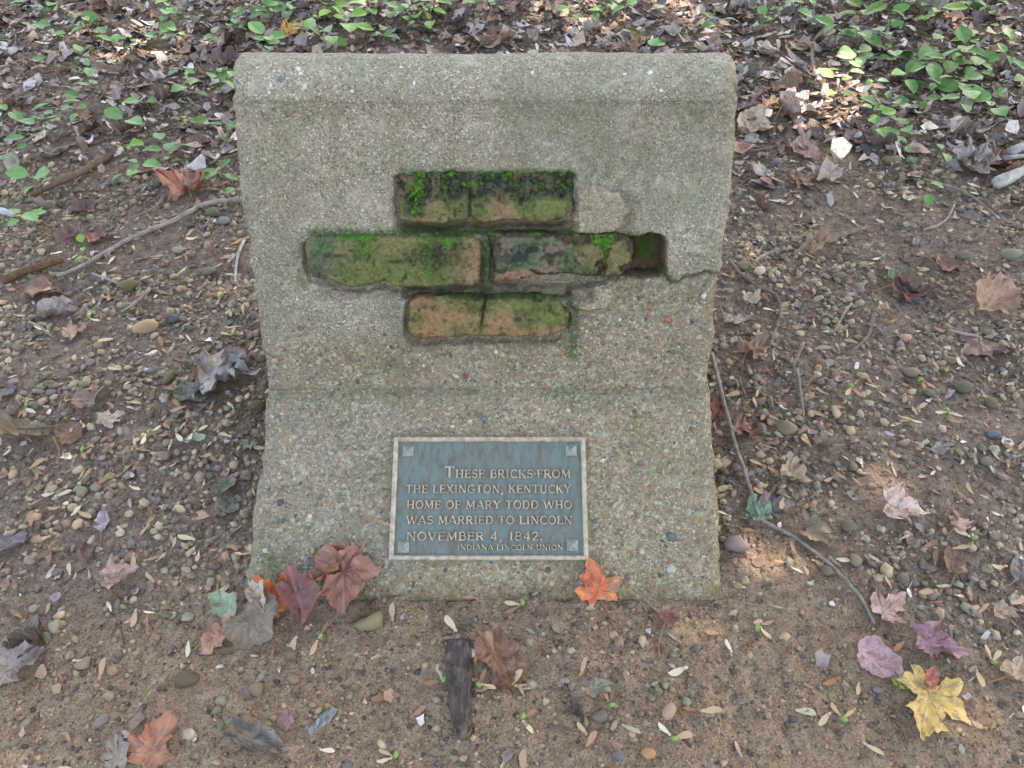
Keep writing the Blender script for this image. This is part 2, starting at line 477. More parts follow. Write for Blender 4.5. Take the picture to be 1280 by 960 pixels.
def body_features(px, py, x, s):
    wob = (fbm(px, py, 0.06, 3, 40) - 0.5) * 9
    wx, wy = px + wob, py + (fbm(px, py, 0.07, 3, 41) - 0.5) * 9
    h = np.zeros_like(px)
    h += (fbm(x, s, 9, 3, 50) - 0.5) * 0.0035 + (fbm(x, s, 55, 3, 51) - 0.5) * 0.0022 + (vnoise(x * 330, s * 330, 52) - 0.5) * 0.0007
    coarse = np.maximum.reduce([srect(px, py, 690, 905, 352, 492, 22), 0.8 * srect(px, py, 330, 905, 425, 486, 16), 0.75 * (py > 486)])
    h += coarse * (vnoise(x * 190, s * 190, 53) - 0.5) * 0.0022
    # mortar field round the bricks lies a little deep
    for p, g, dep in ((BR_A, 8, .008), (BR_B, 7, .008), (BR_C, 9, .010), (BR_D, 8, .008)):
        sd = poly_sdf(px + wob * .5, wy - 4.5, p)
        h -= dep * (1 - sstep(.5, g - 2, sd))
    h -= 0.013 * srect(wx, wy, 500, 722, 277, 292, 3)
    h -= 0.008 * srect(wx, wy, 601, 616, 290, 368, 3)
    h -= 0.015 * srect(wx, wy, 505, 742, 355, 375, 3)
    h -= 0.007 * srect(wx, wy, 708, 723, 372, 432, 5)
    # the empty end of the broken brick
    h -= (0.036 + .010 * (fbm(px, py, .12, 3, 48) - .5)) * (1 - sstep(-2.5, 1.5, poly_sdf(px + wob * .6, py + wob * .6, VOID)))
    # raised flake of facing right of the top brick with a broken rim
    jx = (fbm(px, py, .16, 3, 45) - .5) * 6; jy = (fbm(px, py, .16, 3, 46) - .5) * 6
    fl = poly_sdf(px + jx, py + jy, FLAKE)
    h += 0.0065 * (1 - sstep(-1.0, .8, fl))
    h -= 0.005 * (1 - sstep(2, 20, fl)) * sstep(0, 1.5, fl) * sstep(750, 776, px)
    # spalled lower part under the crack that runs to the edge
    crack = [(826, 343), (834, 344), (839, 353), (849, 352), (862, 345), (880, 341), (905, 345)]
    cy = np.interp(px, [c[0] for c in crack], [c[1] for c in crack]) + (fbm(px, py * 0, 0.12, 3, 44) - 0.5) * 6
    below = sstep(-1.2, 1.2, py - cy) * sstep(770, 800, px)
    h -= 0.0075 * below * (1 - 0.75 * sstep(355, 470, py))
    h -= 0.009 * np.exp(-((py - cy) / 2.2) ** 2) * sstep(826, 836, px)
    h -= 0.006 * srect(wx, wy, 740, 800, 350, 372, 7)
    # small loose wedge of mortar
    wd = poly_sdf(px + jx * .7, py + jy * .7, WEDGE)
    h += 0.0135 * (1 - sstep(-1.5, 1.5, wd)) 
    h += 0.009 * (1 - sstep(-2, 2, poly_sdf(wx, wy, [(668, 359), (712, 358), (708, 370), (655, 369)])))
    # pits
    for cx, cyy, r, dep in ((480, 401, 5, .004), (487, 458, 7, .005), (868, 322, 5, .004), (452, 428, 5, .003), (398, 448, 6, .003), (742, 414, 5, .003)):
        h -= dep * blob(px, py, cx, cyy, r * 1.4, r)
    for cx, cyy, r, dep in PITS:
        m_ = (np.abs(px - cx) < r * 4) & (np.abs(py - cyy) < r * 4)
        if m_.any(): h[m_] -= dep * np.exp(-(((px[m_] - cx) / (r * 1.3)) ** 2 + ((py[m_] - cyy) / r) ** 2))
    # cold joint at the waist and faint line under the roll
    h -= 0.0030 * np.exp(-((py - 489 - wob * .3) / 3.0) ** 2)
    h += 0.0022 * np.exp(-((py - 500) / 9.0) ** 2)
    h -= 0.0030 * np.exp(-((py - 131 - wob * .4) / 3.0) ** 2)
    h += 0.0016 * np.exp(-((py - 122 - wob * .4) / 5.0) ** 2)
    return h, coarse
H, COARSE = body_features(QX, QY, BX, SP)
edge_d = np.minimum(BX - XL[:, None], XR[:, None] - BX)
edge_n = (fbm(SP, BX * 0 + 3.3, 60, 3, 60) - 0.5)
rr = 0.011 + 0.006 * fbm(SP, BX, 25, 2, 61)
dd = np.clip(edge_d / rr, 0, 1)
H -= rr * (1 - np.sqrt(np.clip(1 - (1 - dd) ** 2, 0, 1)))
chip = sstep(0.018, 0.0, edge_d) * sstep(0.58, 0.72, fbm(SP, BX + 9 * (U[None, :] > 0.5), 38, 2, 63))
H -= 0.006 * chip
front = (s_fine > 0.09)
H *= sstep(0.055, 0.075, s_fine)[:, None]
VX = BX + np.where(U[None, :] < 0.5, 1, -1) * (edge_n * 0.006) * sstep(0.02, 0.0, edge_d)
VY = BY + NY[:, None] * H; VZ = BZ + NZ[:, None] * H
nr, ncol = VX.shape
bv = [np.stack([VX, VY, VZ], -1).reshape(-1, 3)]
# back of the slab: coarse rows down to the ground
backp = [(1.005, 0.42), (1.04, 0.2), (1.075, 0.0), (1.075, -0.06)]
ntop = nr
for (by, bz) in backp:
    row = np.stack([VX[-1], np.full(ncol, by), np.full(ncol, bz)], -1)
    row[:, 1] += (vnoise(VX[-1] * 20, VX[-1] * 0 + bz * 30, 5) - .5) * .006
    bv.append(row)
bverts = np.concatenate(bv)
rows_tot = nr + len(backp)
bf = grid_faces(rows_tot, ncol)
li = np.arange(rows_tot) * ncol; ri = li + ncol - 1
cl = len(bverts)
# side walls: level strips from the front edge to the back face, slightly uneven
bz_ = np.array([-.06, 0.0, .2, .42, PZs[-1]]); by_ = np.array([1.075, 1.075, 1.04, 1.005, PYs[-1]])
itop = int(np.argmax(PZs))
caps, capv = [], []
def side_wall(idx, sign):
    base = cl + sum(len(c) for c in capv)
    k = np.arange(0, itop + 1, 4)
    f_ = bverts[idx[k]]
    yb = np.interp(f_[:, 2], bz_, by_)
    yb = np.maximum(yb, f_[:, 1] + .001)
    m = 24
    t = np.linspace(0, 1, m)[None, :]
    Y = f_[:, 1:2] + (yb[:, None] - f_[:, 1:2]) * t; Z = np.repeat(f_[:, 2:3], m, 1)
    X = f_[:, 0:1] + sign * ((fbm(Y, Z, 14, 3, 91) - .5) * .008 + (fbm(Y, Z, 70, 3, 92) - .5) * .004) * np.minimum(1, t * 6)
    capv.append(np.stack([X, Y, Z], -1).reshape(-1, 3))
    g_ = grid_faces(len(k), m) + base
    caps.append(g_ if sign > 0 else g_[:, ::-1])
side_wall(li, -1); side_wall(ri, 1)
bverts = np.concatenate([bverts] + capv)
# colour maps of the concrete: algae, grit, soil splash, and painted shade under the bricks
tint = np.ones((nr, ncol, 3)) * np.array([1.045, 1.035, 1.0])
nzl = fbm(QX, QY, 0.02, 4, 70); nzm = fbm(QX, QY, 0.08, 3, 71)
def tmul(mask, rgb):
    global tint
    tint = tint * (1 + mask[..., None] * (np.array(rgb) - 1))
tmul(sstep(.45, .62, nzl), (0.92, 0.95, 0.91))
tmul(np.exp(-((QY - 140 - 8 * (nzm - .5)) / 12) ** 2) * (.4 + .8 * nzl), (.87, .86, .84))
tmul(1 - sstep(80, 128, QY + 10 * (nzm - .5)), (1.24, 1.24, 1.22))  # top of the roll lightened, sky light painted into the tint
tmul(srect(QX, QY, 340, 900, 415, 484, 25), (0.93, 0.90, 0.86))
tmul(sstep(492, 520, QY) * sstep(480, 560, QX + 60 * (nzl - .5)), (1.04, 1.0, 0.93))
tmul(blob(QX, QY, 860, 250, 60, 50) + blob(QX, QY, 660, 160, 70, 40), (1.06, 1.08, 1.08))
tmul(np.clip(np.exp(-((QY - 489) / 5) ** 2) + .5 * np.exp(-((QY - 503) / 10) ** 2), 0, 1) * (0.2 + .5 * nzm), (0.74, 0.76, 0.64))
tmul(sstep(712, 748, QY + 30 * (nzm - .5)) * (0.2 + .9 * nzm), (0.78, 0.72, 0.60))
for _cx, _w in ((352, 14), (420, 9), (498, 16), (566, 7), (655, 12), (742, 20), (806, 8), (868, 14)):
    tmul(np.exp(-((QX - _cx - 10 * (fbm(QX * 0, QY, .03, 2, 73) - .5)) / _w) ** 2) * sstep(105, 135, QY) * (1 - sstep(190, 300, QY + 60 * (nzl - .5))) * .8, (.86, .86, .82))
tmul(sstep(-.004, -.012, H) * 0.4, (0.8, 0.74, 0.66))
_fl = 1 - sstep(-1, 1, poly_sdf(QX + (fbm(QX, QY, .16, 3, 45) - .5) * 6, QY + (fbm(QX, QY, .16, 3, 46) - .5) * 6, FLAKE)); _wd = 1 - sstep(-1, 1, poly_sdf(QX, QY, WEDGE))
tmul(np.maximum(_fl, _wd), (1.16, 1.12, 1.06))
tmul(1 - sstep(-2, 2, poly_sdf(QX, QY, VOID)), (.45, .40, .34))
moss = np.maximum.reduce([
    np.exp(-((QY - 215) / 4.5) ** 2) * srect(QX, QY, 500, 716, 190, 240, 8) * 1.0,
    np.exp(-((QY - 291) / 6) ** 2) * srect(QX, QY, 388, 600, 270, 320, 12) * 1.1,
    np.exp(-((QY - 294) / 5) ** 2) * srect(QX, QY, 610, 800, 280, 320, 8) * .9,
    srect(QX, QY, 600, 616, 290, 372, 5) * .9, srect(QX, QY, 800, 824, 296, 328, 7) * 1.1,
    srect(QX, QY, 709, 724, 376, 450, 6) * .75, srect(QX, QY, 515, 700, 362, 373, 4) * .35,
    .45 * srect(QX, QY, 372, 384, 292, 360, 6), .4 * srect(QX, QY, 822, 845, 340, 356, 6),
    0.14 * np.exp(-((QY - 493) / 7) ** 2) * nzl * 1.6,
    .5 * blob(QX, QY, 640, 395, 3, 3), .8 * blob(QX, QY, 487, 458, 8, 6), .35 * blob(QX, QY, 340, 700, 30, 40) * nzm * 2])
moss = np.clip(moss * (0.45 + 1.1 * nzm), 0, 1)
shade_wash = np.maximum.reduce([srect(QX, QY, 502, 720, 279, 293, 4), srect(QX, QY, 500, 740, 357, 374, 5) * .8, .55 * srect(QX, QY, 395, 600, 360, 372, 7),  # brown bands: shade under the bricks painted into the colour
                          .6 * srect(QX, QY, 510, 712, 422, 434, 7), srect(QX, QY, 790, 834, 294, 348, 3) * .8, .4 * blob(QX, QY, 785, 255, 12, 18), .4 * sstep(738, 750, QY)])  # last term: soil splash along the foot
wear_shade = np.stack([np.clip(COARSE * (.6 + .8 * nzm) + .25, 0, 1), moss, np.clip(shade_wash * (.5 + .8 * nzm), 0, 1)], -1).reshape(-1, 3)
extra = len(bverts) - nr * ncol
tint = np.concatenate([tint.reshape(-1, 3), np.full((extra, 3), .95)])
wear_shade = np.concatenate([wear_shade, np.tile([[.4, .05, .1]], (extra, 1))])
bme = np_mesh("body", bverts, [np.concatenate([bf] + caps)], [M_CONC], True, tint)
set_col(bme, wear_shade, "wear_shade")
marker = tag(new_obj("stone_marker", None), "weathered concrete marker slab with mossy bricks set in it and a bronze plaque", "marker")
marker.location = (-0.035, 0.53, 0)
def part(name, data, parent=None):
    o = new_obj(name, data, parent or marker)
    o.matrix_parent_inverse = Matrix.Translation(marker.location).inverted() if parent is None else Matrix.Identity(4)
    return o
body = part("body", bme)

def face_frame(px, py, lower):
    """point on the nominal slab face hit by the ray through a photo pixel, plus tangent frame"""
    a, b = (P_FOOT, P_WAIST) if lower else (P_WAIST, P_BREAK)
    t2 = (b - a) / np.linalg.norm(b - a); n2 = np.array([-t2[1], t2[0]])
    r = ray(px, py); o = np.array([0, 0, CAM_H])
    den = r[1] * n2[0] + r[2] * n2[1]
    t = ((a[0] - o[1]) * n2[0] + (a[1] - o[2]) * n2[1]) / den
    p = o + r * t
    return p, np.array([0, t2[0], t2[1]]), np.array([0, n2[0], n2[1]])
def face_uv(px, py, lower):
    p, t, n = face_frame(px, py, lower)
    a = P_FOOT if lower else P_WAIST
    return p[0], (p[1] - a[0]) * t[1] + (p[2] - a[1]) * t[2]
def face_xyz(x, s, h, lower):
    a, b = (P_FOOT, P_WAIST) if lower else (P_WAIST, P_BREAK)
    t2 = (b - a) / np.linalg.norm(b - a); n2 = np.array([-t2[1], t2[0]])
    return np.stack([x + 0 * s, a[0] + s * t2[0] + h * n2[0], a[1] + s * t2[1] + h * n2[1]], -1)

# ------------------------------------------------------------------ bricks
CLAY = lin(140, 110, 90); CLAY2 = lin(156, 116, 98); DARK = lin(42, 40, 35); GRN = lin(62, 100, 42); GRN2 = lin(96, 122, 64); TEAL = lin(78, 94, 86); MOSS = lin(80, 136, 42)
def build_brick(name, poly, proud, kind, label):
    xs = [p[0] for p in poly]; ys = [p[1] for p in poly]
    corners = [face_uv(px, py, False) for px, py in ((min(xs) - 4, min(ys) - 4), (max(xs) + 4, min(ys) - 4), (min(xs) - 4, max(ys) + 4), (max(xs) + 4, max(ys) + 4))]
    x0 = min(c[0] for c in corners); x1 = max(c[0] for c in corners); s0 = min(c[1] for c in corners); s1 = max(c[1] for c in corners)
    st = 0.00105
    gx_, gs_ = np.meshgrid(np.arange(x0, x1, st), np.arange(s0, s1, st))
    base = face_xyz(gx_, gs_, proud, False)
    px, py, _ = project(base[..., 0], base[..., 1], base[..., 2])
    sd0 = poly_sdf(px, py, poly)
    sd = sd0 + (fbm(px, py, 0.09, 3, 80 + kind) - .5) * 4 + (fbm(px, py, .3, 2, 85) - .5) * 1.6      # ~mm, negative inside
    d = -sd
    rnd = 5.0
    q = np.clip(d / rnd, 0, 1)
    h = proud - 0.006 * (1 - np.sqrt(np.clip(1 - (1 - q) ** 2, 0, 1)))
    h += (fbm(px, py, .03, 3, 90 + kind) - .5) * .008 + (fbm(px, py, .12, 3, 91 + kind) - .5) * .0045 + (fbm(px, py, .5, 2, 92) - .5) * .0016
    n1 = fbm(px, py, .035, 4, 100 + kind * 7); n2 = fbm(px, py, .09, 4, 101 + kind * 7); n3 = fbm(px, py, .25, 3, 102 + kind)
    film = np.clip(sstep(.35, .62, n1), 0, 1); dark = np.zeros_like(px); ms = np.zeros_like(px); teal = np.zeros_like(px)
    c = CLAY + (CLAY2 - CLAY) * n2[..., None]
    if kind == 0:       # top brick: upper half crumbled away and mossy
        up = 1 - sstep(240, 254, py + 22 * (n2 - .5) - 14 * blob(px, py, 520, 255, 14, 25))
        up = np.maximum(up, .9 * blob(px, py, 517, 258, 15, 16))
        h -= up * (.007 + .012 * n3)
        h -= .002 * np.exp(-((px - 561 - 6 * (n2 - .5)) / 2.2) ** 2) * (py > 240) + .005 * np.exp(-((px - 587 - 6 * (n2 - .5)) / 2.2) ** 2) * (py > 236)
        dark = up * (.35 + .65 * sstep(.42, .56, n2)) + .3 * np.exp(-((px - 561 - 6 * (n2 - .5)) / 2) ** 2) * (py > 236) + .5 * np.exp(-((px - 587) / 2) ** 2)
        teal = up * sstep(.40, .55, n1) * .7 + .5 * srect(px, py, 560, 720, 216, 238, 8)
        ms = up * sstep(.50, .66, n2) * .55 + blob(px, py, 518, 236, 10, 12) + .9 * blob(px, py, 590, 232, 9, 6) + .8 * blob(px, py, 517, 263, 5, 5) + .5 * np.exp(-((py - 218) / 3) ** 2)
        film = film * .6 + .9 * blob(px, py, 690, 258, 30, 18) + .35 * (1 - up) + .5 * up
    elif kind == 1:     # long green brick
        h += .003 * blob(px, py, 460, 325, 50, 25)
        film = np.clip(.62 + .6 * film + .5 * blob(px, py, 500, 340, 80, 25), 0, 1)
        film *= 1 - .75 * blob(px, py, 590, 335, 22, 32)
        teal = .9 * blob(px, py, 400, 320, 20, 26) + .45 * blob(px, py, 420, 300, 30, 6)
        dark = .8 * blob(px, py, 545, 322, 34, 17) * (.4 + n2) + .9 * blob(px, py, 495, 327, 12, 2.5) + .7 * blob(px, py, 425, 320, 14, 3) + .5 * sstep(.6, .7, n3) * .7 + .6 * blob(px, py, 395, 342, 12, 5)
        h -= .003 * blob(px, py, 425, 320, 14, 3) + .003 * blob(px, py, 495, 327, 12, 2.5) + .002 * blob(px, py, 545, 322, 34, 17) * n3
        ms = .55 * sstep(.5, .64, n1) * (px < 540) + 1.1 * blob(px, py, 560, 303, 9, 5) + .6 * np.exp(-((py - 297) / 2.5) ** 2) * n2 * 1.3 + .5 * blob(px, py, 487, 345, 5, 9)
    elif kind == 2:     # dark broken brick with tan islands
        wx_ = px + 9 * (n2 - .5) + 5 * (n3 - .5); wy_ = py + 8 * (fbm(px, py, .11, 3, 204) - .5) + 4 * (n3 - .5)
        def pl(*p): return 1 - sstep(-1.0, 1.2, poly_sdf(wx_, wy_, p))
        tan1 = np.maximum(pl((765, 300), (779, 299), (789, 309), (787, 324), (773, 334), (779, 344), (758, 347), (757, 332), (762, 316)), pl((718, 309), (751, 305), (754, 321), (744, 328), (747, 338), (730, 341), (724, 330), (716, 322)))
        tan2 = pl((617, 338), (655, 334), (672, 345), (640, 353), (617, 353))
        grey = pl((617, 297), (690, 297), (716, 308), (722, 330), (748, 338), (744, 345), (684, 342), (664, 337), (640, 340), (617, 342))
        isl = np.maximum.reduce([tan1, tan2, grey])
        h -= (1 - isl) * (.002 + .006 * n3)
        h += .002 * tan1
        dark = (1 - isl) * (.6 + .5 * n3) + .75 * grey * sstep(.46, .6, n2) + .35 * tan1 * sstep(.5, .62, n2)
        teal = grey * (.5 + .5 * blob(px, py, 655, 312, 30, 16)) + .5 * blob(px, py, 790, 303, 14, 6)
        film = .6 * tan1 + .85 * grey * sstep(.35, .55, n1) + .3 * n1
        ms = 1.0 * blob(px, py, 755, 304, 11, 8) + .8 * blob(px, py, 757, 324, 3.5, 12) + .45 * (1 - isl) * sstep(.5, .6, n2) + .45 * np.exp(-((py - 294) / 2.5) ** 2)
    else:               # lower tan brick with a crack across it
        crk = 604 + 6 * (n2 - .5) - .12 * (py - 390)
        h -= .005 * np.exp(-((px - crk) / 2.2) ** 2) * (1 - sstep(405, 418, py)) + .003 * blob(px, py, 592, 388, 14, 6)
        dark = .95 * np.exp(-((px - crk) / 2.2) ** 2) * (1 - sstep(400, 415, py)) + .5 * blob(px, py, 592, 390, 14, 7) * sstep(.4, .6, n2) + .6 * np.exp(-((py - 373) / 3) ** 2) * n2 + .55 * blob(px, py, 530, 385, 20, 5) * sstep(.5, .6, n3) * 1.5
        film = .45 * film + .85 * blob(px, py, 695, 395, 20, 14) + .55 * blob(px, py, 640, 380, 70, 12) * n1 + .28
        ms = .6 * np.exp(-((py - 372) / 2.2) ** 2) * sstep(.45, .6, n1) + .5 * blob(px, py, 600, 386, 6, 8) + .35 * np.exp(-(((py - 408) + .4 * (px - 690)) / 3) ** 2) * (px > 670)
        c = c * np.array([1.06, .98, .9])
    dark = dark + .55 * sstep(.58, .72, fbm(px, py, .16, 4, 301 + kind)) + .35 * sstep(.55, .7, n1)
    film = np.clip(film, 0, 1); dark = np.clip(dark, 0, 1); teal = np.clip(teal, 0, 1); ms = np.clip(ms, 0, 1)
    g = GRN + (GRN2 - GRN) * n3[..., None]
    c = c + (g - c) * (film * .72)[..., None]
    c = c + (TEAL - c) * (teal * .75)[..., None]
    c = c + (DARK - c) * (dark * .85)[..., None]
    mm = sstep(.35, .85, ms * (.35 + 1.2 * fbm(px, py, .45, 3, 330)))
    c = c + (MOSS * (.3 + 1.2 * fbm(px, py, .6, 2, 331)[..., None]) - c) * (mm * .85)[..., None]
    h += mm * (.0012 + .003 * vnoise(px * .9, py * .9, 7))
    # shade along the brick's underside, painted in as brown
    low = sstep(4, 0, d)
    c = c + (lin(78, 52, 36) - c) * (low * .45 * sstep(0, 1, (py - (min(ys) + max(ys)) / 2) / 12))[..., None]
    h = np.where(d <= 0, np.maximum(-.022, proud - .006 + d * .016), h)
    v = face_xyz(gx_, gs_, h, False)
    f = grid_faces(*gx_.shape)
    keep = (d.ravel()[f] > -2.6).any(1)
    f = f[keep]
    used, inv = np.unique(f, return_inverse=True)
    me = np_mesh(name, v.reshape(-1, 3)[used], inv.reshape(-1, 4), [M_BRICK], True, c.reshape(-1, 3)[used])
    o = part("brick", me)
    o["label"] = label
    return o
build_brick("brick_top", BR_A, .013, 0, "topmost brick with its upper half crumbled and mossy")
build_brick("brick_green", BR_B, .013, 1, "long brick filmed green with algae")
build_brick("brick_broken", BR_C, .011, 2, "dark broken brick with tan patches beside an empty pocket")
build_brick("brick_tan", BR_D, .012, 3, "lowest tan brick with a crack across it")

# ------------------------------------------------------------------ base solids for stones
def ico(sub):
    import bmesh
    bm = bmesh.new(); bmesh.ops.create_icosphere(bm, subdivisions=sub, radius=1)
    bm.verts.ensure_lookup_table()
    v = np.array([x.co[:] for x in bm.verts]); f = np.array([[q.index for q in p.verts] for p in bm.faces])
    bm.free(); return v, f
ICO1, ICO2 = ico(1), ico(2)
OCT = (np.array([(1, 0, 0), (0, 1, 0), (-1, 0, 0), (0, -1, 0), (0, 0, 1), (0, 0, -1)], float), np.array([(0, 1, 4), (1, 2, 4), (2, 3, 4), (3, 0, 4), (1, 0, 5), (2, 1, 5), (3, 2, 5), (0, 3, 5)]))
def lumpy(v, seed, amp=.25, flat=1.0):
    r = np.random.default_rng(seed)
    w = np.zeros(len(v))
    for k in range(5):
        d = r.normal(size=3); d /= np.linalg.norm(d)
        w += amp * r.uniform(.3, 1) * np.cos(v @ d * r.uniform(1, 3.2) + r.uniform(0, 6)) / 2
    for k in range(5):                      # worn flats
        d = r.normal(size=3); d /= np.linalg.norm(d)
        over = np.maximum(v @ d - r.uniform(.5, .85), 0)
        w -= over * .9
    return v * (1 + w)[:, None] * np.array([1, 1, flat])
def scatter_mesh(name, pos, rad, col, mat, base, flat=(.45, .8), elong=(.65, 1), sink=.25, seed=0, nrm=None):
    r = np.random.default_rng(seed)
    v, f = base; n = len(pos)
    var = [lumpy(v, seed * 50 + k, .28) for k in range(24)]
    V = np.empty((n, len(v), 3), np.float32)
    which = r.integers(0, 24, n)
    for k in range(24):
        V[which == k] = var[k]
    V *= np.stack([np.ones(n), r.uniform(*elong, n), r.uniform(*flat, n)], 1)[:, None, :]
    a = r.uniform(0, 2 * np.pi, n); ca, sa = np.cos(a), np.sin(a)
    x = V[..., 0] * ca[:, None] - V[..., 1] * sa[:, None]; y = V[..., 0] * sa[:, None] + V[..., 1] * ca[:, None]
    tx, ty = r.normal(0, .22, n)[:, None], r.normal(0, .22, n)[:, None]
    z = V[..., 2] + tx * x + ty * y
    V = np.stack([x, y, z], -1) * rad[:, None, None]
    if nrm is not None:                     # lay into a tilted plane
        t3 = np.stack([np.zeros(n), nrm[:, 2], -nrm[:, 1]], 1)
        V = V[..., 0:1] * np.array([1.0, 0, 0]) + V[..., 1:2] * t3[:, None, :] + V[..., 2:3] * nrm[:, None, :]
    V += pos[:, None, :]
    F = (f[None] + (np.arange(n) * len(v))[:, None, None]).reshape(-1, 3)
    C = np.repeat(col, len(v), 0)
    return np_mesh(name, V.reshape(-1, 3), F, [mat], True, C)

STONE_COLS = [lin(96, 88, 78), lin(120, 108, 93), lin(106, 102, 85), lin(132, 116, 94), lin(90, 84, 80), lin(122, 99, 82), lin(144, 131, 112), lin(94, 91, 76), lin(112, 96, 88), lin(84, 74, 67), lin(116, 112, 95), lin(106, 90, 78), lin(138, 122, 100)]
def stone_cols(n, seed, bright=1.0):
    r = np.random.default_rng(seed)
    c = np.array(STONE_COLS)[r.integers(0, len(STONE_COLS), n)]
    return c * r.uniform(.75, 1.25, n)[:, None] * bright * 1.55

# ------------------------------------------------------------------ aggregate showing in the concrete
def aggregate():
    r = np.random.default_rng(5)
    pos, rad, nor, cols = [], [], [], []
    pal = [lin(150, 136, 112), lin(126, 112, 96), lin(150, 110, 82), lin(98, 96, 92), lin(178, 168, 148), lin(120, 124, 122), lin(92, 92, 90), lin(160, 128, 100), lin(196, 190, 174)]
    def put(px, py, rr_, c, lift):
        lower = py > 489
        p, t, n = face_frame(px, py, lower)
        x, s = face_uv(px, py, lower)
        hh, _ = body_features(np.array([[px]], float), np.array([[py]], float), np.array([[x]]), np.array([[s]]))
        pos.append(p + n * (float(hh[0, 0]) * .9 + rr_ * lift)); rad.append(rr_); nor.append(n); cols.append(c)
    # batch heights for speed
    zones = [(330, 890, 500, 742, 900, .0026), (345, 890, 430, 482, 260, .0026), (725, 890, 358, 440, 190, .0032), (345, 500, 380, 440, 60, .0026)]
    for x0, x1, y0, y1, n, m in zones:
        pxs, pys = r.uniform(x0, x1, n), r.uniform(y0, y1, n)
        for a, b in zip(pxs, pys):
            if 480 < a < 742 and 540 < b < 708: continue
            l = np.interp(b, [q[0] for q in LEFT], [q[1] for q in LEFT]) + 12; rt = np.interp(b, [q[0] for q in RIGHT], [q[1] for q in RIGHT]) - 12
            if a < l or a > rt: continue
            if poly_sdf(np.array([a]), np.array([b]), BR_D)[0] < 8 or poly_sdf(np.array([a]), np.array([b]), [(710, 345), (775, 345), (775, 390), (710, 390)])[0] < 3: continue
            dens = .45 if (a < 480 and b > 500) else 1
            if r.random() > dens: continue
            rr_ = m * r.lognormal(-.25, .42)
            rr_ = min(rr_, .0075)
            put(a, b, rr_, pal[r.integers(0, len(pal))] * r.uniform(.75, 1.12), -.18)
    for a, b, rr_, c in ((351, 628, .0062, lin(78, 82, 86)), (743, 651, .006, lin(104, 110, 110)), (840, 671, .0075, lin(98, 104, 104)), (840, 712, .0075, lin(170, 170, 156)), (790, 727, .0065, lin(162, 152, 128)), (868, 528, .0065, lin(118, 120, 114)), (866, 536, .005, lin(106, 108, 102)), (835, 401, .0085, lin(150, 108, 74)), (813, 385, .0075, lin(138, 104, 80)), (686, 713, .006, lin(82, 84, 84)), (517, 731, .005, lin(76, 78, 80)), (752, 577, .006, lin(186, 184, 170)), (710, 512, .0052, lin(190, 190, 176)), (387, 645, .005, lin(200, 192, 172)), (392, 688, .005, lin(182, 150, 118)), (332, 688, .005, lin(196, 190, 176)), (880, 372, .005, lin(190, 190, 178)), (722, 484, .0055, lin(70, 74, 78)), (600, 520, .005, lin(108, 110, 106)), (448, 476, .005, lin(88, 88, 88)), (583, 470, .005, lin(120, 84, 66)), (605, 523, .006, lin(110, 120, 120)), (612, 508, .006, lin(150, 130, 110)), (566, 533, .004, lin(196, 190, 172)), (790, 565, .005, lin(186, 176, 150)), (831, 563, .005, lin(180, 166, 130))):
        put(a, b, rr_, c, 0.02)
    pos = np.array(pos); rad = np.array(rad); nor = np.array(nor); cols = np.array(cols)
    # white quartz specks on the roll at the top: look the surface up on the mesh itself
    ex = []
    for a, b, rr_ in ((372, 86, .006), (381, 108, .005), (376, 92, .003), (812, 90, .006), (500, 82, .004), (338, 106, .0035), (336, 116, .003), (440, 114, .003), (826, 114, .0035), (665, 91, .003), (517, 103, .004), (350, 100, .006), (780, 93, .003)):
        k = np.argmin((QX - a) ** 2 + (QY - b) ** 2 + 1e6 * (np.arange(nr)[:, None] > first_top))
        i, j = divmod(int(k), ncol)
        ex.append((np.array([VX[i, j], VY[i, j], VZ[i, j]]), np.array([0, NY[i], NZ[i]]), rr_, lin(214, 212, 204) if rr_ != .006 or a != 350 else lin(112, 118, 124)))
    pos = np.concatenate([pos, [e[0] for e in ex]]); nor = np.concatenate([nor, [e[1] for e in ex]])
    rad = np.concatenate([rad, [e[2] for e in ex]]); cols = np.concatenate([cols, [e[3] for e in ex]])
    me = scatter_mesh("aggregate", pos, rad, cols, M_GRAVEL, ICO1, (.3, .5), (.6, 1), 0, 33, nor)
    o = part("aggregate", me); o["kind"] = "stuff"
aggregate()

# ------------------------------------------------------------------ plaque
def mat_bronze_field():
    t = NT("bronze_patina")
    mp = t.n.new("ShaderNodeMapping"); mp.inputs['Scale'].default_value = (1, .3, .3); t.l.new(t.tc.outputs['Object'], mp.inputs['Vector'])
    n1 = t.noise(60, 6, 0.7, mp.outputs[0], dist=.6); n2 = t.noise(160, 5, 0.7, mp.outputs[0])
    c = t.ramp(n1, [(0.32, lin(94, 98, 92)), (0.5, lin(104, 120, 116)), (0.68, lin(100, 98, 88))])
    c = t.mix(t.ramp(n2, [(0.46, 0.0), (0.66, 0.8)]), c, lin(104, 88, 70))
    return t.done(c, 0.55, t.bump(n2, 0.2, 0.0008), 0.35, 0.12)
def mat_bronze_worn(name, a, b):
    t = NT(name)
    n1 = t.noise(120, 4, 0.6)
    c = t.ramp(n1, [(0.3, a), (0.7, b)])
    return t.done(c, 0.45, t.bump(n1, 0.15, 0.0006), 0.4, 0.2)
M_PFIELD = mat_bronze_field()
M_PFRAME = mat_bronze_worn("bronze_rim", lin(138, 124, 108), lin(196, 182, 162))
M_PTEXT = mat_bronze_worn("bronze_letters", lin(150, 130, 106), lin(210, 190, 162))
M_PSTUD = mat_bronze_worn("bronze_stud", lin(112, 116, 108), lin(150, 150, 140))
PC = face_uv(612, 624, True)
p_tl, p_tr, p_bl, p_br = [face_uv(a, b, True) for a, b in ((493.5, 547.4), (730.7, 547.4), (486.2, 701.6), (735.8, 700.4))]
